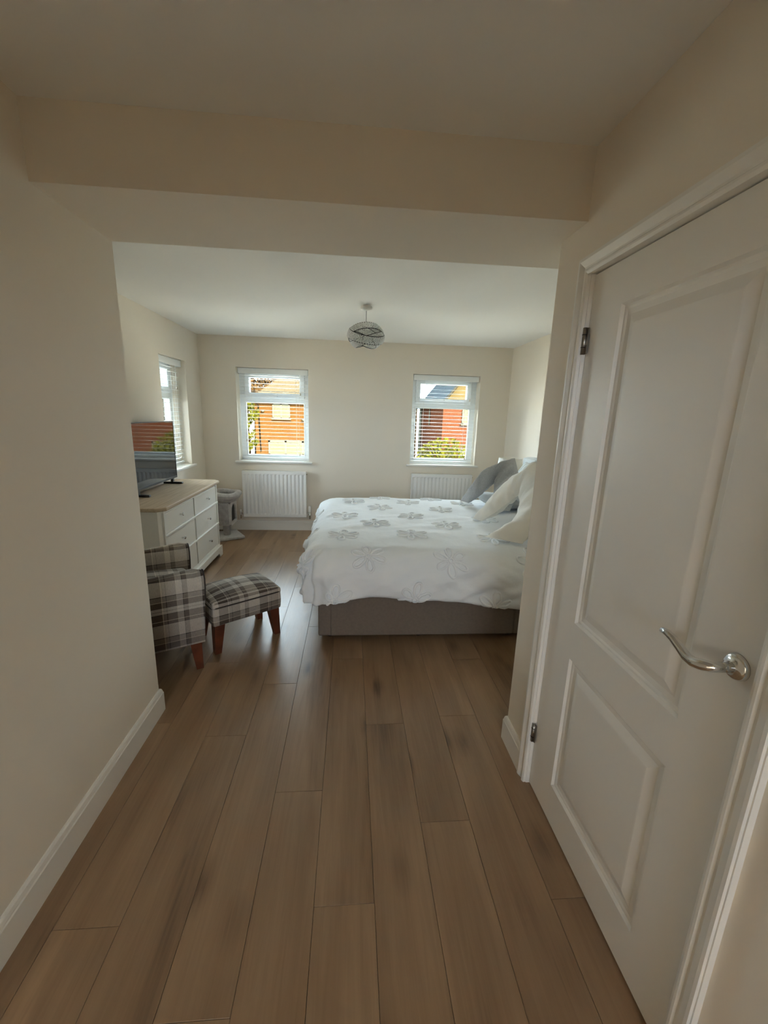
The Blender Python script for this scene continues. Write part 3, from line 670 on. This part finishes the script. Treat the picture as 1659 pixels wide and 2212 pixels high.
# the chair's front corner on the near side stands here
fc = Vector((-.838, 2.318)); ux = Vector((math.cos(ang), math.sin(ang))); uy = Vector((-math.sin(ang), math.cos(ang)))
cc = fc - ux * (AD / 2) + uy * (AW / 2)
ac_ = empty('armchair', (cc.x, cc.y, 0), ang, True, label='low plaid armchair with mahogany coloured legs, half hidden by the entrance wall', cat='armchair')
hw_, hd_ = AW / 2, AD / 2
def arm(s_):
    # side profile (x, z), rolled outwards a little at the top, swept across the arm's width
    pts_ = [(-hd_ + .02, .60), (-hd_ + .12, .60), (0, .605), (hd_ - .12, .622), (hd_ - .03, .632), (hd_ - .004, .615)]
    g = G(); y0_, y1_ = (hw_ - .115) * s_, hw_ * s_
    def top(x):
        for (xa, za), (xb, zb2) in zip(pts_[:-1], pts_[1:]):
            if xa <= x <= xb: return za + (zb2 - za) * (x - xa) / (xb - xa)
        return pts_[-1][1] if x > 0 else pts_[0][1]
    nx = 16; sec = []
    for i in range(nx + 1):
        x = -hd_ + .02 + (AD - .02) * i / nx; zt = top(min(x, hd_ - .004)); ring = []
        e = 1.0 if i < nx else .96
        xx = x if i < nx else x
        prof2 = [(0, .185), (.0, .40), (.004, zt - .10), (.012, zt - .045), (.035, zt - .008), (.06, zt), (.09, zt - .006), (.118, zt - .035), (.124, zt - .085), (.115, zt - .16), (.115, .185)]
        # bulging front curve
        bul = 0
        for o, z in prof2:
            fx = xx
            if i == nx: fx = xx - .0 + .018 * math.sin(max(0, min(1, (z - .185) / .44)) * math.pi * .5) - .006
            ring.append((fx, y0_ + s_ * o, z))
        sec.append(ring)
    m_ = len(sec[0]); V = [p for r_ in sec for p in r_]
    F = [(i * m_ + k, i * m_ + (k + 1) % m_, (i + 1) * m_ + (k + 1) % m_, (i + 1) * m_ + k) for i in range(nx) for k in range(m_)]
    if s_ < 0: F = [tuple(reversed(f)) for f in F]
    g.add(V, F, True); c0 = tuple(range(m_)); c1 = tuple(nx * m_ + k for k in range(m_))
    g.f += [c0 if s_ > 0 else tuple(reversed(c0)), tuple(reversed(c1)) if s_ > 0 else c1]; g.sm += [False, False]
    front_ring = sec[-1]
    return g, front_ring
for s_ in (-1, 1):
    g, fr_r = arm(s_); a_ = obj('arm', g, 'plaid', ac_, uv=True)
    obj('piping', G().tube([(x + .001, y, z) for x, y, z in fr_r[1:-1]], .0045, 6), 'piping_dark', a_)
obj('seat_base', soft_box(-hd_ + .04, hd_ - .02, -hw_ + .11, hw_ - .11, .19, .36, .02), 'plaid', ac_, uv=True)
cu_ = obj('seat_cushion', soft_box(-hd_ + .10, hd_ - .015, -hw_ + .118, hw_ - .118, .35, .475, .035, .045), 'plaid', ac_, uv=True)
g = soft_box(-.075, .075, -hw_ + .02, hw_ - .02, 0, .62, .05, .0, bulge=.015); g.xform(Matrix.Translation((-hd_ + .075, 0, .20)) @ Matrix.Rotation(R(-4), 4, 'Y')); obj('backrest', g, 'plaid', ac_, uv=True)
for sx in (1, -1):
    for sy in (1, -1): obj('leg', taper_leg(sx * (hd_ - .055), sy * (hw_ - .055), 0, .188, .032, .020, (sx * .014, sy * .010)), 'leg_wood', ac_)
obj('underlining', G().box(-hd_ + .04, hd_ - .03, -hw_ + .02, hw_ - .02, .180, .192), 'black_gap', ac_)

oa = R(37); OL, OWd = .465, .345
n0 = Vector((-.838, 2.452)); ux = Vector((math.cos(oa), math.sin(oa))); uy = Vector((-math.sin(oa), math.cos(oa)))
oc = n0 + ux * (OL / 2) + uy * (OWd / 2)
fs = empty('footstool', (oc.x, oc.y, 0), oa, True, label='plaid upholstered footstool in front of the armchair', cat='footstool')
obj('side_band', soft_box(-OL / 2, OL / 2, -OWd / 2, OWd / 2, .195, .325, .018, 0, bulge=.004), 'plaid', fs, uv=True)
cu_ = obj('cushion_top', soft_box(-OL / 2 - .004, OL / 2 + .004, -OWd / 2 - .004, OWd / 2 + .004, .300, .352, .020, .048), 'plaid', fs, uv=True)
obj('piping', G().tube([(OL / 2 * math.copysign(abs(math.cos(t)) ** .12, math.cos(t)) * 1.012, OWd / 2 * math.copysign(abs(math.sin(t)) ** .12, math.sin(t)) * 1.016, .322) for t in [2 * math.pi * k / 72 + .02 for k in range(72)]], .0055, 6, closed=True), 'piping_dark', cu_)
for sx in (1, -1):
    for sy in (1, -1): obj('leg', taper_leg(sx * (OL / 2 - .045), sy * (OWd / 2 - .045), 0, .20, .033, .020, (sx * .020, sy * .012)), 'leg_wood', fs)

# ------------------------------------------------------------------ bed
bx0, bx1, by0, by1 = -.205, 1.865, 2.622, 4.402
bed = empty('bed', ((bx0 + bx1) / 2, (by0 + by1) / 2, 0), label='large divan bed with taupe fabric base and pale headboard', cat='bed')
obj('divan_base', G().box(bx0, bx1, by0 + .004, by1, .034, .345, .012, 3), 'bed_fabric', bed)
obj('drawer_front', G().box(bx0 + .085, 1.16, by0 - .006, by0 + .02, .040, .335, .008, 2), 'bed_fabric', bed)
obj('drawer_front', G().box(1.166, bx1 - .02, by0 - .006, by0 + .02, .040, .335, .008, 2), 'bed_fabric', bed)
for x in (bx0 + .08, .5, 1.16, bx1 - .1):
    for y in (by0 + .08, by1 - .08): obj('leg', G().lathe([(.022, 0), (.026, .008), (.022, .036)], (x, y, 0), 14), 'bed_foot', bed)
obj('mattress', G().box(bx0 + .012, bx1 - .01, by0 + .018, by1 - .018, .345, .60, .05, 4, True), 'mattress_white', bed)
hb = obj('headboard', G().box(1.895, 2.005, 2.585, 4.435, .10, 1.125, .018, 3), 'headboard_fabric', bed)
for i in range(6):
    a = 2.592 + i * (4.428 - 2.592) / 6; obj('padded_panel', soft_box(1.866, 1.905, a + .003, a + (4.428 - 2.592) / 6 - .003, .40, 1.120, .016, 0), 'headboard_fabric', hb)

# duvet: a flat cloth (a, b) laid over the mattress, rolled over its edges and turned under at the hem
MX0, MY0, MY1, ZT = bx0 + .105, by0 + .125, by1 - .125, .660
OX, OY, HEAD = .58, .58, 1.70
def dn(a, b_, s=1.0, seed=0.0): return noise.noise(Vector((a * s + seed, b_ * s - seed * .7, seed * .31)))
def hang_len(th, a, b_, near):
    L = .452 + .05 * abs(math.sin(2 * th)) ** 1.5
    L += .018 * dn(a, b_, 2.3, 4.0)
    if near: L += .075 * max(0, min(1, (a - .55) / .65)) ** 1.3 - .022 * math.exp(-((a - .20) / .28) ** 2)
    return L
QL = .36                                    # cloth length over which the quilt turns from flat to hanging
PROF = [(0.0, 0.0)]
for _i in range(1, 121):
    _t = (_i - .5) / 120; _th = math.pi / 2 * (3 * _t * _t - 2 * _t ** 3); PROF.append((PROF[-1][0] + math.cos(_th) * QL / 120, PROF[-1][1] + math.sin(_th) * QL / 120))
HQ, VQ = PROF[-1]
def duvet(a, b_):
    """cloth coordinates -> point on the quilt"""
    ox = max(0.0, MX0 - a); oyn = max(0.0, MY0 - b_); oyf = max(0.0, b_ - MY1); oy = oyn or oyf; sg = -1 if oyn else 1
    cx_, cy_ = max(a, MX0), min(max(b_, MY0), MY1)
    f = max(ox / OX, oy / OY)
    z = ZT + .012 * dn(a, b_, 2.0, 1.0) + .005 * dn(a, b_, 6.0, 2.0) + .010 * dn(a * .55 + b_ * .25, b_ * 2.0 - a * .5, 6.0, 8.0) * (.5 + dn(a, b_, 1.7, 12.0)) + .004 * dn(a, b_, 11.0, 14.0)
    # the quilt sags a little towards the edges
    ex_ = min(a - MX0, 1.2) if a > MX0 else 0; ey_ = min(b_ - MY0, MY1 - b_)
    z += .012 * (1 - math.exp(-max(0, min(ex_, ey_)) / .18))
    if f <= 0: return Vector((cx_, cy_, z))
    Lr = math.hypot(ox, oy); d = Vector((-ox / Lr, sg * oy / Lr)); th = math.atan2(oy, ox)
    Lh = hang_len(th, a, b_, bool(oyn)); s = f * (Lh + .11)
    along = cx_ * 1.0 + cy_ * 1.0 + math.atan2(oy, ox) * .35
    def prof_(s):
        if s < QL:
            x = s / QL * 120; k0 = min(119, int(x)); t = x - k0; (h0, v0), (h1, v1) = PROF[k0], PROF[k0 + 1]
            return h0 + (h1 - h0) * t, v0 + (v1 - v0) * t
        if s < Lh: return HQ + .06 * (s - QL), VQ + (s - QL)
        rr = .026; t = (s - Lh) / rr; h0 = HQ + .06 * (Lh - QL); v0 = VQ + Lh - QL
        if t < math.pi: return h0 - rr + rr * math.cos(t), v0 + rr * math.sin(t)
        return h0 - 2 * rr, v0 - (t - math.pi) * rr
    h, dr = prof_(s)
    k = min(1, s / .30)
    fold = .022 * k * math.sin(along * 11 + 4.0 * dn(along, s, 1.6, 5.0) - s * 9) * (.55 + dn(along, s, 1.3, 9.0)) + .038 * k * dn(along * .8 - s * .9, s * .8, 4.2, 3.0) + .020 * k * dn(along * 1.8 + s * 3.2, s * 1.2, 4.0, 6.0) + .010 * k * dn(along * 3 - s * 5, s * 2, 5.0, 16.0)
    cornerk = abs(math.sin(2 * th)) if oy and ox else 0
    fold += cornerk * k * .018 * math.sin(th * 14)
    h += fold * (1 if s < Lh + .03 else .6) + .010 * k + (-.004 * k * ox / Lr)
    return Vector((cx_ + d.x * h, cy_ + d.y * h, z - dr))
A0, A1, B0, B1 = MX0 - OX, HEAD, MY0 - OY, MY1 + OY
NA, NB = 150, 170
def spread(t, o, L):      # finer steps over the hanging part
    return t
g = G().grid(lambda u, v: duvet(A0 + (A1 - A0) * u, B0 + (B1 - B0) * v), NA, NB)
dv = obj('duvet', g, 'duvet_cotton', None, base=((bx0 + bx1) / 2, (by0 + by1) / 2, ZT), label='puffy white duvet with raised tufted flowers', cat='duvet')
def dnorm(a, b_):
    e = .012; p = duvet(a + e, b_) - duvet(a - e, b_); q = duvet(a, b_ + e) - duvet(a, b_ - e); n = p.cross(q); return n.normalized() if n.length > 1e-9 else Vector((0, 0, 1))
flowers = [(-.05, 2.95), (.455, 2.955), (1.05, 2.875), (.205, 3.265), (.78, 3.22), (-.04, 3.57), (.536, 3.53), (1.16, 3.43), (.282, 3.86), (.856, 3.80), (.04, 4.13), (.59, 4.12), (1.13, 4.08), (.32, 4.36), (.856, 4.33),
           (.125, 2.575), (.675, 2.555), (1.24, 2.565), (-.09, 2.27), (.43, 2.275), (.985, 2.25), (-.37, 3.26), (-.37, 3.85), (-.36, 2.66), (1.45, 3.16), (1.5, 2.80)]
for fi, (fa, fb) in enumerate(flowers):
    g = G(); rot = random.uniform(-.25, .25); R0 = .118
    for k in range(6):
        t0 = math.pi / 2 + k * math.pi / 3 + rot; ca_, sa_ = math.cos(t0), math.sin(t0); pts_ = []; L_ = R0 * random.uniform(.9, 1.06); wv = random.uniform(.021, .027)
        for i in range(22):
            ph = 2 * math.pi * i / 22; r_ = .022 + (L_ - .022) * (.5 - .5 * math.cos(ph)); w_ = wv * math.sin(ph) * (.55 + .6 * (r_ / L_))
            r_ += random.uniform(-.0015, .0015); w_ += random.uniform(-.0015, .0015)
            a_, b2 = fa + ca_ * r_ - sa_ * w_, fb + sa_ * r_ + ca_ * w_
            pts_.append(duvet(a_, b2) + dnorm(a_, b2) * .0015)
        g.tube(pts_, [random.uniform(.0075, .0095) for _ in pts_], 6, closed=True)
    pts_ = []
    for i in range(12):
        ph = 2 * math.pi * i / 12; a_, b2 = fa + .016 * math.cos(ph), fb + .016 * math.sin(ph); pts_.append(duvet(a_, b2) + dnorm(a_, b2) * .006)
    g.tube(pts_, .007, 6, closed=True)
    obj('tufted_flower', g, 'tuft_cotton', dv)

# ------------------------------------------------------------------ pillows
def resample(pts_, n):
    pts_ = [Vector(p) for p in pts_]; L = [0]
    for a, b_ in zip(pts_[:-1], pts_[1:]): L.append(L[-1] + (b_ - a).length)
    # Catmull-Rom on the polyline so edges are soft
    out_ = []
    for i in range(n + 1):
        d = L[-1] * i / n; k = 0
        while k < len(L) - 2 and L[k + 1] < d: k += 1
        t = (d - L[k]) / max(1e-9, L[k + 1] - L[k]); p1, p2 = pts_[k], pts_[k + 1]; p0 = pts_[k - 1] if k > 0 else p1 * 2 - p2; p3 = pts_[k + 2] if k + 2 < len(pts_) else p2 * 2 - p1
        out_.append(.5 * ((2 * p1) + (p2 - p0) * t + (2 * p0 - 5 * p1 + 4 * p2 - p3) * t * t + (3 * p1 - p0 - 3 * p2 + p3) * t * t * t))
    return out_
def v_pillow(name, outer_a, outer_b, inner_a, inner_b, thick, mat, label, seed, group):
    """outer_a: leg tip -> apex, outer_b: apex -> other tip (outer seam); inner likewise through the crotch"""
    n = 30; m_ = 16
    O_ = resample(outer_a, n) + resample(outer_b, n)[1:]; I_ = resample(inner_a, n) + resample(inner_b, n)[1:]
    tot = len(O_); apex = O_[n]; N0 = ((O_[0] - apex).cross(O_[-1] - apex)).normalized()
    if N0.x > 0: N0 = -N0
    g = G()
    base_ = sum(O_, Vector()) / tot
    def surf(side):
        V = []
        for i in range(tot):
            wv = I_[i] - O_[i]; wl = wv.length
            s = i / (tot - 1); endk = min(1, math.sin(math.pi * min(1, max(0, min(s, 1 - s) / .10)) / 2)) ** .55
            for j in range(m_ + 1):
                k = j / m_; x = 2 * k - 1; t = thick * endk * min(1, wl / .20) ** .5 * max(0, 1 - abs(x) ** 2.4) ** .62
                p = O_[i] + wv * k + N0 * (side * t * .5)
                dcr = abs(s - .5)
                wr = .014 * noise.noise(Vector((s * 22 + seed, k * 2.5, seed))) + .032 * math.exp(-(dcr / .16) ** 2) * noise.noise(Vector((s * 60 + seed, k * 1.6, 2.0)))
                p += N0 * (side * wr * min(1, t / .03)); V.append(p)
        W_ = m_ + 1; F = [(i * W_ + j, i * W_ + j + 1, (i + 1) * W_ + j + 1, (i + 1) * W_ + j) for i in range(tot - 1) for j in range(m_)]
        return V, (F if side < 0 else [tuple(reversed(f)) for f in F])
    for sd in (1, -1): V, F = surf(sd); g.add(V, F, True)
    o = obj(name, g, mat, None, base=tuple(base_), label=label, cat='pillow', group=group)
    obj('seam', G().tube(O_ + I_[::-1], .0028, 5, closed=True), mat, o)
    return o
v_pillow('v_shaped_pillow', [(1.122, 4.10, .70), (1.20, 3.99, .88), (1.30, 3.98, 1.02), (1.44, 4.01, 1.085), (1.62, 4.04, 1.145)], [(1.62, 4.04, 1.145), (1.63, 3.93, .98), (1.56, 3.78, .82), (1.47, 3.66, .695)],
         [(1.18, 4.01, .695), (1.27, 3.97, .775), (1.35, 4.0, .85), (1.44, 4.05, .91)], [(1.44, 4.05, .91), (1.40, 3.93, .81), (1.36, 3.84, .745), (1.31, 3.74, .69)], .12, 'pillow_grey', 'grey V shaped pillow near the far side of the bed', 3.1, 'V shaped support pillows')
v_pillow('v_shaped_pillow', [(1.038, 3.36, .70), (1.12, 3.38, .77), (1.24, 3.42, .87), (1.40, 3.46, 1.03), (1.58, 3.40, 1.175)], [(1.58, 3.40, 1.175), (1.56, 3.10, 1.05), (1.40, 2.84, .86), (1.19, 2.68, .69)],
         [(1.09, 3.31, .69), (1.17, 3.27, .755), (1.27, 3.24, .85), (1.37, 3.23, .94)], [(1.37, 3.23, .94), (1.28, 3.02, .82), (1.17, 2.89, .745), (.972, 2.83, .695)], .135, 'pillow_cream', 'cream V shaped pillow near the entrance side of the bed', 8.7, 'V shaped support pillows')
def pillow(name, size, M_, mat, label, seed, group=None):
    lx, ly, t = size; n = 22; g = G()
    for sd in (1, -1):
        def fn(u, v):
            x, y = 2 * u - 1, 2 * v - 1
            e = max(0, (1 - abs(x) ** 3.2)) ** .55 * max(0, (1 - abs(y) ** 3.2)) ** .55
            pin = 1 - .06 * (x * x * (1 - y * y) + y * y * (1 - x * x)) * 0 - .05 * (1 - abs(x) ** 2) * (abs(y) ** 6) - .05 * (1 - abs(y) ** 2) * (abs(x) ** 6)
            z = sd * t / 2 * e + .010 * e * noise.noise(Vector((x * 2.5 + seed, y * 2.5, sd)))
            return M_ @ Vector((x * lx / 2 * pin, y * ly / 2 * pin, z))
        gg = G().grid(fn, n, n); g.add(gg.v, gg.f if sd > 0 else [tuple(reversed(f)) for f in gg.f], True)
    return obj(name, g, mat, None, base=tuple(M_ @ Vector((0, 0, 0))), label=label, cat='pillow', group=group)
lean = Matrix.Rotation(R(-62), 4, 'Y')
pillow('striped_pillow', (.46, .72, .16), Matrix.Translation((1.715, 3.86, .89)) @ Matrix.Rotation(R(-64), 4, 'Y'), 'pillow_striped', 'pale striped pillow propped on the headboard between the two V shaped pillows', 1.5, 'pillows propped on the headboard')
pillow('striped_pillow', (.46, .72, .16), Matrix.Translation((1.715, 3.02, .89)) @ Matrix.Rotation(R(-64), 4, 'Y'), 'pillow_striped', 'pale striped pillow propped on the headboard behind the cream V shaped pillow', 4.5, 'pillows propped on the headboard')
pillow('sleeping_pillow', (.38, .46, .115), Matrix.Translation((1.475, 3.955, .738)) @ Matrix.Rotation(R(4), 4, 'Y'), 'pillow_plain_grey', 'light grey pillow lying in the fork of the grey V shaped pillow', 6.2)

# ------------------------------------------------------------------ bedside table and lamp beyond the bed
bt = empty('bedside_table', (1.80, 4.72, 0), label='small white bedside table in the far corner beyond the bed', cat='bedside table')
obj('carcass', G().box(1.60, 2.0, 4.52, 4.92, .12, .56, .004, 1), 'paint_white_furniture', bt)
obj('top', G().box(1.585, 2.003, 4.505, 4.935, .56, .585, .005, 2), 'dresser_oak', bt)
for za, zb_ in ((.15, .33), (.35, .53)):
    d_ = obj('drawer', G().box(1.59, 1.603, 4.54, 4.90, za, zb_, .003, 1), 'paint_white_furniture', bt); obj('knob', G().lathe([(.005, 0), (.005, -.012), (.012, -.016), (.010, -.024)], (1.59, 4.72, (za + zb_) / 2), 14, axis=0), 'steel_dark', d_)
for x in (1.63, 1.97):
    for y in (4.55, 4.89): obj('leg', taper_leg(x, y, 0, .12, .022, .014), 'paint_white_furniture', bt)
tl = empty('table_lamp', (1.835, 4.70, .585), label='cream drum shade lamp just visible behind the grey pillow', cat='lamp')
obj('lamp_foot', G().lathe([(.07, .585), (.07, .597), (.02, .605), (.035, .66), (.05, .72), (.035, .80), (.012, .84), (.010, .93)], (1.835, 4.70, 0), 24), 'lamp_base', tl)
obj('lamp_shade', G().lathe([(.142, .90), (.144, .90), (.130, 1.083), (.128, 1.083), (.141, .902)], (1.835, 4.70, 0), 40, caps=False), 'lamp_shade_cloth', tl)

# ------------------------------------------------------------------ outside
GZ = -2.75
obj('ground', G().box(-60, 60, YB + .6, 110, GZ - .2, GZ), 'ground_mat', label='pale paved ground outside between the houses', **S)
obj('ground_side', G().box(-60, XL - WD - .3, -40, YB + .6, GZ - .2, GZ), 'ground_mat', label='pale paved ground outside the side window', **S)
obj('lawn', G().box(2.0, 12, 19, 25.0, GZ, GZ + .04), 'lawn_mat', label='strip of lawn in front of the gabled house', **S)
def far_window(root, x0, x1, y, z0, z1, cols, t=.09):
    f = G().box(x0, x1, y - .06, y + .03, z0, z0 + t).box(x0, x1, y - .06, y + .03, z1 - t, z1).box(x0, x0 + t, y - .06, y + .03, z0, z1).box(x1 - t, x1, y - .06, y + .03, z0, z1)
    for k in range(1, cols): xx = x0 + (x1 - x0) * k / cols; f.box(xx - t * .6, xx + t * .6, y - .06, y + .03, z0, z1)
    f.box(x0 - .06, x1 + .06, y - .12, y, z0 - .07, z0)
    wf = obj('window', f, 'house_white', root)
    for k in range(cols):
        a, b_ = x0 + (x1 - x0) * k / cols + t * .6, x0 + (x1 - x0) * (k + 1) / cols - t * .6
        obj('pane', G().box(a, b_, y - .03, y - .02, z0 + t, z1 - t), 'far_pane', wf)
# house across the road, seen through window 1
hy = 30.0
hA = empty('house', (-1.5, hy, GZ), label='orange brick house with hipped pale roof outside the left of the far windows', cat='house')
EZ = 2.30; ax0, ax1, ad = -6.55, 1.6, 9.0
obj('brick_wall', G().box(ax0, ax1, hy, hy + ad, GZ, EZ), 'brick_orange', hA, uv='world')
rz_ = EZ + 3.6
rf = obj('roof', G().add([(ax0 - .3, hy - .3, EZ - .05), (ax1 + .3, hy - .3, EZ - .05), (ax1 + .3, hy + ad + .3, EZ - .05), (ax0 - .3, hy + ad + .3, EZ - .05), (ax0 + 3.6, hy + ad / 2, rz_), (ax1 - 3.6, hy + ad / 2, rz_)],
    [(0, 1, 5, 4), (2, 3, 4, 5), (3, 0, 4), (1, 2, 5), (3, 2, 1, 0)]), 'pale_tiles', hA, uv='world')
obj('gutter', G().tube([(ax0 - .3, hy - .34, EZ - .06), (ax1 + .3, hy - .34, EZ - .06)], .07, 8), 'fascia', rf)
far_window(hA, -5.36, -4.17, hy, 1.01, 2.02, 2)
far_window(hA, -5.69, -2.15, hy, -1.50, -.48, 3, .12)
far_window(hA, -2.2, -1.0, hy, 1.01, 2.02, 2)
obj('downpipe', G().tube([(-6.55, hy - .3, EZ - .1), (-6.28, hy - .08, EZ - .45), (-6.2, hy - .08, -1.25)], .035, 8), 'pipe_dark', hA)
obj('wall_lamp', G().lathe([(.10, .06), (.12, 0), (.05, -.10)], (-5.98, hy - .12, 1.52), 10), 'house_white', hA)
obj('wall_lamp', G().lathe([(.10, .06), (.12, 0), (.05, -.10)], (-3.25, hy - .12, .98), 10), 'house_white', hA)
obj('wall_planter', G().lathe([(.02, -.42), (.16, 0), (.17, .02)], (-6.05, hy - .2, -1.45), 12), 'house_white', hA)
obj('door', G().box(-.6, .4, hy - .06, hy + .02, GZ, GZ + 2.1), 'house_white', hA)
# gabled house seen through window 2
gy = 26.0; gx = 5.63; gw = 7.6; gd = 8.7; ge = 2.50; gr = ge + gw / 2 * 1.2
hB = empty('house', (gx + gw / 2, gy, GZ), label='gabled red brick house with slate roof outside the window beyond the bed', cat='house')
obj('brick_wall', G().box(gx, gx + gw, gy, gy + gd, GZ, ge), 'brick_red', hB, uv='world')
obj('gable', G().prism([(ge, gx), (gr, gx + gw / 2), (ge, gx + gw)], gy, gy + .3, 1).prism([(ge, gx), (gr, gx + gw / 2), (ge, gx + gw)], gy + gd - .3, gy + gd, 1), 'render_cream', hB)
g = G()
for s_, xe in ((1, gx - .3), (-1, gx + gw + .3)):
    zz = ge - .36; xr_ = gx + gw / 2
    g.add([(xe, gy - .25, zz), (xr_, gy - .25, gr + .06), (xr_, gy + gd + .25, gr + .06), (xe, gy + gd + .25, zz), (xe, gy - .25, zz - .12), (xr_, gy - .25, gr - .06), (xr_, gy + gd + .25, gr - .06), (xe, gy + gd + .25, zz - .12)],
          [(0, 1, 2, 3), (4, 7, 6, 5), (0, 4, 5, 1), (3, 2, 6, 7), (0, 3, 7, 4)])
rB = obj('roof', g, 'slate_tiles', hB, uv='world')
obj('bargeboard', G().tube([(gx - .3, gy - .27, ge - .42), (gx + gw / 2, gy - .27, gr)], .07, 6), 'fascia', rB)
far_window(hB, 6.82, 7.9, gy, 1.07, 2.05, 2)
far_window(hB, 6.75, 8.3, gy, -1.7, -.45, 2)
obj('downpipe', G().tube([(gx - .06, gy + 4.2, ge - .4), (gx - .06, gy + 4.2, .85)], .05, 8), 'house_white', hB)
obj('soil_pipe', G().tube([(gx - .08, gy + 8.0, ge - .4), (gx - .08, gy + 8.0, GZ)], .12, 8), 'house_white', hB)
# a third house further off
hC = empty('house', (4.6, 40, GZ), label='distant orange brick house with cream upper wall between the nearer houses', cat='house')
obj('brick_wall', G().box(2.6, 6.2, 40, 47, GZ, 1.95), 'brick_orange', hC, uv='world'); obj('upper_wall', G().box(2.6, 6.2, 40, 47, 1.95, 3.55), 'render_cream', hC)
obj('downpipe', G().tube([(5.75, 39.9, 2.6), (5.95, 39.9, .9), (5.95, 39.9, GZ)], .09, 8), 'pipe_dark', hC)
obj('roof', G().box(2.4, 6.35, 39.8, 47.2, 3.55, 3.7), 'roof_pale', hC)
# planting
def leaves(c, rad, n, size, seed, squash=(1, 1, 1)):
    rn = random.Random(seed); V = []; F = []
    for i in range(n):
        d = Vector((rn.gauss(0, 1), rn.gauss(0, 1), rn.gauss(0, 1))).normalized() * (rn.random() ** .4)
        p = Vector((c[0] + d.x * rad * squash[0], c[1] + d.y * rad * squash[1], c[2] + d.z * rad * squash[2]))
        a = Vector((rn.gauss(0, 1), rn.gauss(0, 1), rn.gauss(0, 1))).normalized(); b_ = a.orthogonal().normalized(); s_ = size * rn.uniform(.6, 1.3); k = len(V)
        V += [p - a * s_, p + b_ * s_ * .45, p + a * s_, p - b_ * s_ * .45]; F.append((k, k + 1, k + 2, k + 3))
    return G().add(V, F)
def shrub(name, c, rad, n, size, mat, label, seed, squash, cat='shrub'):
    r_ = empty(name, (c[0], c[1], GZ), label=label, cat=cat)
    obj('foliage', leaves(c, rad, n, size, seed, squash), mat, r_, kind='stuff')
    st = G(); rn = random.Random(seed + 1)
    for i in range(5): st.tube([(c[0] + rn.uniform(-.1, .1), c[1], GZ), (c[0] + rn.uniform(-.5, .5) * rad, c[1] + rn.uniform(-.4, .4) * rad, c[2])], [.06, .025], 6)
    obj('stem', st, 'bark', r_)
shrub('shrub', (4.85, 21.5, -1.15), 1.7, 2600, .13, 'leaf_yellow', 'yellow green bushy shrub in front of the gabled house', 11, (1.0, .8, .95))
shrub('shrub', (7.3, 22.6, -2.0), .75, 1500, .12, 'leaf_green', 'darker green shrub beside the yellow green one', 12, (1.1, .8, .8))
shrub('hedge', (3.0, 23.5, -2.2), 1.5, 2000, .10, 'leaf_green', 'low clipped hedge to the left of the yellow green shrub', 13, (1.5, .5, .5), 'hedge')
def tree(c, h, rad, n, size, mat, label, seed):
    t = empty('tree', (c[0], c[1], GZ), label=label, cat='tree'); rn = random.Random(seed); tg = G(); top = Vector((c[0], c[1], GZ + h))
    tg.tube([(c[0], c[1], GZ), (c[0] + .1, c[1], GZ + h * .5), top], [.16, .11, .03], 8); tips = []
    for i in range(22):
        z = GZ + h * rn.uniform(.35, .95); a = rn.uniform(0, 2 * math.pi); L_ = rad * rn.uniform(.5, 1)
        p0 = Vector((c[0], c[1], z)); p1 = p0 + Vector((math.cos(a) * L_, math.sin(a) * L_, L_ * rn.uniform(.2, .8))); tg.tube([p0, (p0 + p1) / 2 + Vector((0, 0, .1)), p1], [.045, .03, .01], 5); tips += [(p0 + p1) / 2, p1]
    obj('trunk', tg, 'bark', t); lg = G()
    for k, p in enumerate(tips): q = leaves(p, rad * .35, n // len(tips), size, seed + k + 5); lg.add(q.v, q.f)
    obj('crown', lg, mat, t, kind='stuff')
tree((-9.4, 43.0, 0), 9.6, 3.2, 9000, .17, 'leaf_autumn', 'thin autumn tree beside the hipped roof house', 21)
tree((-5.95, 25.0, 0), 4.9, .62, 2600, .09, 'leaf_yellow', 'small yellow leaved tree by the corner of the orange house', 22)
shrub('shrub', (-5.6, 23.4, -2.1), .6, 1000, .10, 'leaf_green', 'round green shrub at the foot of the yellow leaved tree', 14, (1, .8, .8))
